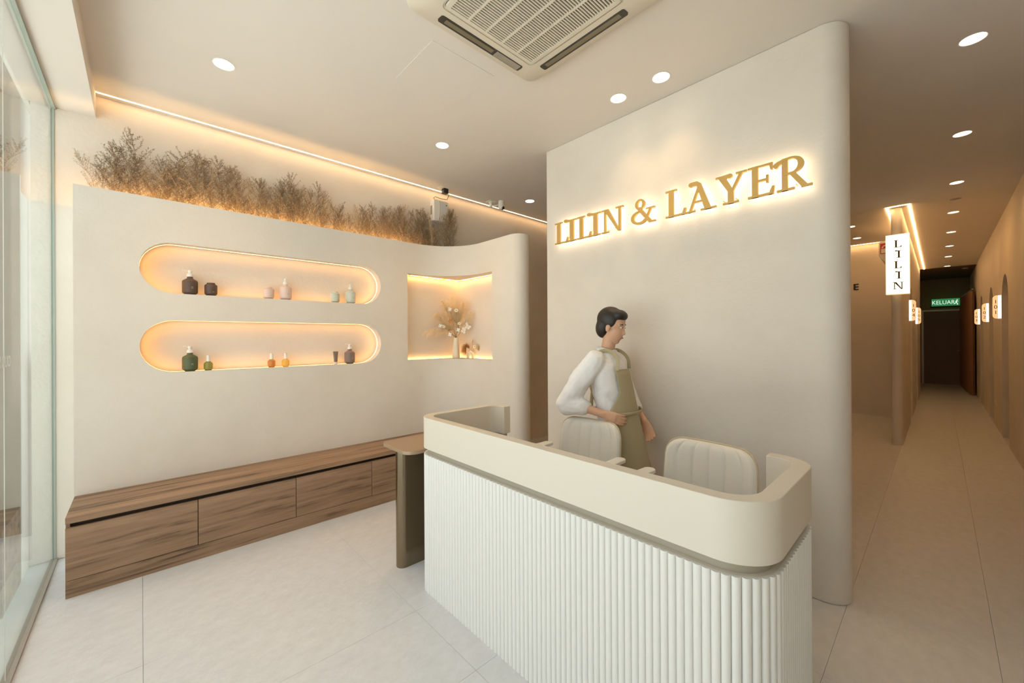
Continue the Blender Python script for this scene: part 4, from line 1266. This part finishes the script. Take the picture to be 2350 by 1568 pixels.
# torso core and legs under the clothes
loft(body, [(PEL + Vector((0, 0, -0.06)), (0.095, 0, 0), (0, 0.140, 0)), (PEL + Vector((0, 0, 0.05)), (0.09, 0, 0), (0, 0.135, 0)), (PEL.lerp(CHE, 0.5), (0.085, 0, 0), (0, 0.118, 0)),
            (CHE, (0.10, 0, 0), (0, 0.135, 0)), (CHE.lerp(NEK, 0.6), (0.085, 0, 0), (0, 0.145, 0)), (NEK + Vector((0, 0, 0.0)), (0.05, 0, 0), (0, 0.07, 0))])
limb(body, [NEK - Vector((0, 0, 0.02)), HC + Vector((-0.02, 0, -0.06))], [0.050, 0.048])
HIP_R, KN_R, AN_R = Vector((-0.01, -0.085, 0.86)), Vector((-0.04, -0.085, 0.47)), Vector((-0.21, -0.085, 0.115))
HIP_L, KN_L, AN_L = Vector((0.01, 0.085, 0.86)), Vector((0.15, 0.085, 0.48)), Vector((0.15, 0.085, 0.085))
limb(body, [HIP_R, KN_R, AN_R], [0.075, 0.050, 0.036])
limb(body, [HIP_L, KN_L, AN_L], [0.075, 0.050, 0.036])
limb(body, [SH_R, EL_R, WR_R], [0.046, 0.040, 0.027])
limb(body, [SH_L, EL_L, WR_L], [0.046, 0.040, 0.027])
# head: skull, jaw, nose, ears
mt = HM.to_3x3()
body.ellipsoid(hp(-0.012, 0, 0.035), (0.096, 0.075, 0.092), 20, 14, mt)
body.ellipsoid(hp(0.020, 0, -0.030), (0.066, 0.058, 0.088), 20, 14, mt)
body.ellipsoid(hp(0.045, 0, -0.092), (0.027, 0.026, 0.022), 14, 10, mt)
loft(body, [(hp(0.074, 0, 0.016), mt @ Vector((0.008, 0, 0)), mt @ Vector((0, 0.008, 0))), (hp(0.088, 0, -0.012), mt @ Vector((0.010, 0, 0)), mt @ Vector((0, 0.010, 0))), (hp(0.094, 0, -0.030), mt @ Vector((0.014, 0, 0)), mt @ Vector((0, 0.015, 0))), (hp(0.078, 0, -0.040), mt @ Vector((0.010, 0, 0)), mt @ Vector((0, 0.012, 0)))], 10)
body.ellipsoid(hp(0.074, 0, -0.060), (0.014, 0.024, 0.012), 12, 8, mt)
for s in (-1, 1):
    body.ellipsoid(hp(-0.005, s * 0.077, -0.008), (0.018, 0.009, 0.030), 12, 8, mt)
    body.ellipsoid(hp(0.062, s * 0.030, 0.028), (0.018, 0.024, 0.008), 12, 8, mt)
# hands: palm and five fingers each
def hand(wr, dirv, palm_n, side, curl):
    d = dirv.normalized(); nrm = (palm_n - d * palm_n.dot(d)).normalized(); s = d.cross(nrm) * side       # s points to the thumb side
    pc = wr + d * 0.050
    loft(body, [(wr - d * 0.01, s * 0.026, nrm * 0.020), (wr + d * 0.025, s * 0.034, nrm * 0.017), (wr + d * 0.065, s * 0.041, nrm * 0.014), (wr + d * 0.088, s * 0.040, nrm * 0.012)], 14)
    for k, (off, ln) in enumerate(((0.030, 0.070), (0.010, 0.078), (-0.010, 0.072), (-0.029, 0.056))):
        p = wr + d * 0.080 + s * off
        dd = (d + s * off * 1.5).normalized(); pts = [p]
        for q in range(3):
            ang = R_(curl * (0.6 + 0.5 * q))
            dd2 = dd * math.cos(ang) + nrm * math.sin(ang)
            pts.append(pts[-1] + dd2 * ln * (0.45, 0.32, 0.23)[q]); dd = dd2
        limb(body, pts, [0.0098, 0.0092, 0.0085, 0.0072], 8)
    p = wr + d * 0.028 + s * 0.028
    limb(body, [p, p + (d * 0.55 + s * 0.75 + nrm * 0.3) * 0.036, p + (d * 0.55 + s * 0.75 + nrm * 0.3) * 0.036 + (d * 0.9 + s * 0.25 + nrm * 0.3) * 0.032], [0.0135, 0.0108, 0.0085], 8)
hand(WR_R, Vector((0.85, 0.05, -0.22)), Vector((0.1, 1, -0.1)), -1, 26)
hand(WR_L, Vector((0.45, -0.2, -0.85)), Vector((0.1, -1, 0.1)), 1, 26)
bo = fuse(body, 'body', 'skin', person, 0.0055, 5)
# eyes, brows, mouth
for s in (-1, 1):
    MB().ellipsoid(hp(0.0725, s * 0.030, 0.012), (0.008, 0.0115, 0.0048), 12, 8, mt).build('eye', 'eye', person, smooth=True)
    MB().ellipsoid(hp(0.0795, s * 0.030, 0.012), (0.0024, 0.0048, 0.0045), 10, 8, mt).build('iris', 'hair', person, smooth=True)
    MB().tube([hp(0.073, s * 0.014, 0.030), hp(0.079, s * 0.030, 0.036), hp(0.066, s * 0.050, 0.029)], [0.003, 0.0035, 0.002], 6).build('eyebrow', 'hair', person, smooth=True)
MB().tube([hp(0.079, -0.020, -0.062), hp(0.088, -0.008, -0.059), hp(0.0885, 0, -0.061), hp(0.088, 0.008, -0.059), hp(0.079, 0.020, -0.062)], [0.002, 0.005, 0.005, 0.005, 0.002], 8).build('lips', 'lip', person, smooth=True)
# hair: cap over crown, sides and nape with a short tail
hr = MB()
hr.ellipsoid(hp(-0.030, 0, 0.052), (0.098, 0.088, 0.092), 22, 14, mt)
hr.ellipsoid(hp(0.030, 0, 0.092), (0.058, 0.070, 0.042), 18, 12, mt)
hr.ellipsoid(hp(-0.060, 0, -0.010), (0.062, 0.080, 0.085), 18, 12, mt)
for s in (-1, 1): hr.ellipsoid(hp(-0.010, s * 0.066, 0.040), (0.045, 0.020, 0.048), 14, 10, mt)
fuse(hr, 'hair', 'hair', person, 0.007, 3)
# shirt: loose body and wide rolled sleeves
sh = MB()
loft(sh, [(PEL + Vector((-0.01, 0, 0.02)), (0.135, 0, 0), (0, 0.182, 0)), (PEL.lerp(CHE, 0.35), (0.125, 0, 0), (0, 0.170, 0)), (PEL.lerp(CHE, 0.75), (0.128, 0, 0), (0, 0.175, 0)), (CHE + Vector((0, 0, 0.03)), (0.128, 0, 0), (0, 0.182, 0)),
          (CHE.lerp(NEK, 0.65), (0.105, 0, 0), (0, 0.178, 0)), (NEK + Vector((0, 0, -0.03)), (0.078, 0, 0), (0, 0.115, 0)), (NEK + Vector((0.004, 0, 0.015)), (0.062, 0, 0), (0, 0.068, 0))], 24)
limb(sh, [SH_R, SH_R.lerp(EL_R, 0.5) + Vector((-0.015, -0.01, 0)), EL_R + Vector((-0.012, -0.008, -0.012)), EL_R.lerp(WR_R, 0.42)], [0.074, 0.076, 0.078, 0.058])
limb(sh, [SH_L, SH_L.lerp(EL_L, 0.5), EL_L, EL_L.lerp(WR_L, 0.42)], [0.078, 0.080, 0.078, 0.060])
so = fuse(sh, 'shirt', 'shirt', person, 0.008, 4)
dm = so.modifiers.new('folds', 'DISPLACE')
tx = bpy.data.textures.new('folds', 'CLOUDS'); tx.noise_scale = 0.09
dm.texture, dm.strength, dm.mid_level = tx, 0.022, 0.5
cl = MB()
for s in (-1, 1):
    b0 = NEK + Vector((0.048, s * 0.052, 0.018)); 
    cl.add([NEK + Vector((-0.066, 0, 0.040)), NEK + Vector((-0.010, s * 0.074, 0.036)), NEK + Vector((0.066, s * 0.020, 0.008)), NEK + Vector((0.085, s * 0.052, -0.050)), NEK + Vector((0.012, s * 0.098, -0.018)), NEK + Vector((-0.085, 0, -0.002))],
           [(0, 1, 4, 5), (1, 2, 3, 4)])
co = cl.build('collar', 'shirt', person, smooth=True)
sm = co.modifiers.new('thick', 'SOLIDIFY'); sm.thickness = 0.006
# trousers and shoes
tr = MB()
loft(tr, [(PEL + Vector((0, 0, -0.13)), (0.125, 0, 0), (0, 0.172, 0)), (PEL + Vector((0, 0, 0.04)), (0.115, 0, 0), (0, 0.160, 0))], 22)
limb(tr, [HIP_R, KN_R, AN_R + Vector((0, 0, 0.03))], [0.098, 0.078, 0.068])
limb(tr, [HIP_L, KN_L, AN_L + Vector((0, 0, 0.03))], [0.098, 0.078, 0.068])
fuse(tr, 'trousers', 'trouser', person, 0.010, 4)
for an, pitch_ in ((AN_R, 0.42), (AN_L, 0.0)):
    s_ = MB()
    rot = Matrix.Rotation(pitch_, 3, 'Y')
    base = Vector((an.x, an.y, an.z))
    dz = -0.040 if pitch_ == 0 else -0.052
    s_.ellipsoid(base + rot @ Vector((0.06, 0, dz)), (0.125, 0.043, 0.040), 18, 10, rot)
    s_.ellipsoid(base + rot @ Vector((-0.005, 0, dz + 0.02)), (0.050, 0.042, 0.055), 14, 10, rot)
    so_ = fuse(s_, 'shoe', 'hair', person, 0.007, 2)
    zmin = min(v.co.z for v in so_.data.vertices)
    if zmin < 0:
        for v in so_.data.vertices: v.co.z = max(v.co.z, 0.001)
def rounded(p, it=2):
    for _ in range(it):
        q = [p[0]]
        for a, b in zip(p, p[1:]): q += [a.lerp(b, 0.25), a.lerp(b, 0.75)]
        p = q + [p[-1]]
    return p
# apron: bib, skirt wrapped round the front, straps and waist tie
ap = MB()
def apron_pt(u, z, out=0.0):
    # u in -1..1 across the front; follows the shirt's section at height z
    if z > 0.90:
        k = min(1, max(0, (z - 0.90) / 0.40))
        cx = -0.01 - 0.08 * k; rx = 0.150 - 0.004 * k; ry = 0.200 - 0.005 * k
        wid = R_(78) if z < 1.0 else R_(78 - 36 * min(1, (z - 1.0) / 0.12))
    else:
        k = (0.90 - z) / 0.45
        cx = -0.01 + 0.05 * k; rx = 0.150 + 0.050 * k; ry = 0.200 + 0.02 * k
        wid = R_(84)
    a = u * wid
    return (cx + (rx + out + 0.006 * math.sin(u * 9) * max(0, 0.9 - z)) * math.cos(a), (ry + out) * math.sin(a), z)
zs = [0.45 + 0.83 * j / 22 for j in range(23)]
us = [-1 + 2 * i / 24 for i in range(25)]
vs = [apron_pt(u, z) for z in zs for u in us]
fs = [(j * 25 + i, j * 25 + i + 1, (j + 1) * 25 + i + 1, (j + 1) * 25 + i) for j in range(22) for i in range(24)]
ao = ap.add(vs, fs).build('apron', 'apron', person, smooth=True, angle=70)
sm = ao.modifiers.new('thick', 'SOLIDIFY'); sm.thickness = 0.006
for s in (-1, 1):
    p0 = Vector(apron_pt(s * 0.92, 1.275, 0.002))
    MB().tube(rounded([p0, Vector((0.034, s * 0.100, 1.360)), Vector((-0.055, s * 0.095, 1.425)), Vector((-0.175, s * 0.090, 1.365)), Vector((-0.218, s * 0.060, 1.20)), Vector((-0.190, -s * 0.060, 0.985))]), 0.013, 8, flat=0.3).build('strap', 'apron', ao, smooth=True)
MB().tube([Vector((-0.012 + 0.158 * math.cos(R_(a)), 0.208 * math.sin(R_(a)), 0.985 + 0.002 * (a % 60) / 60)) for a in range(0, 361, 12)], 0.012, 8, flat=0.35).build('waist_tie', 'apron', ao, smooth=True)
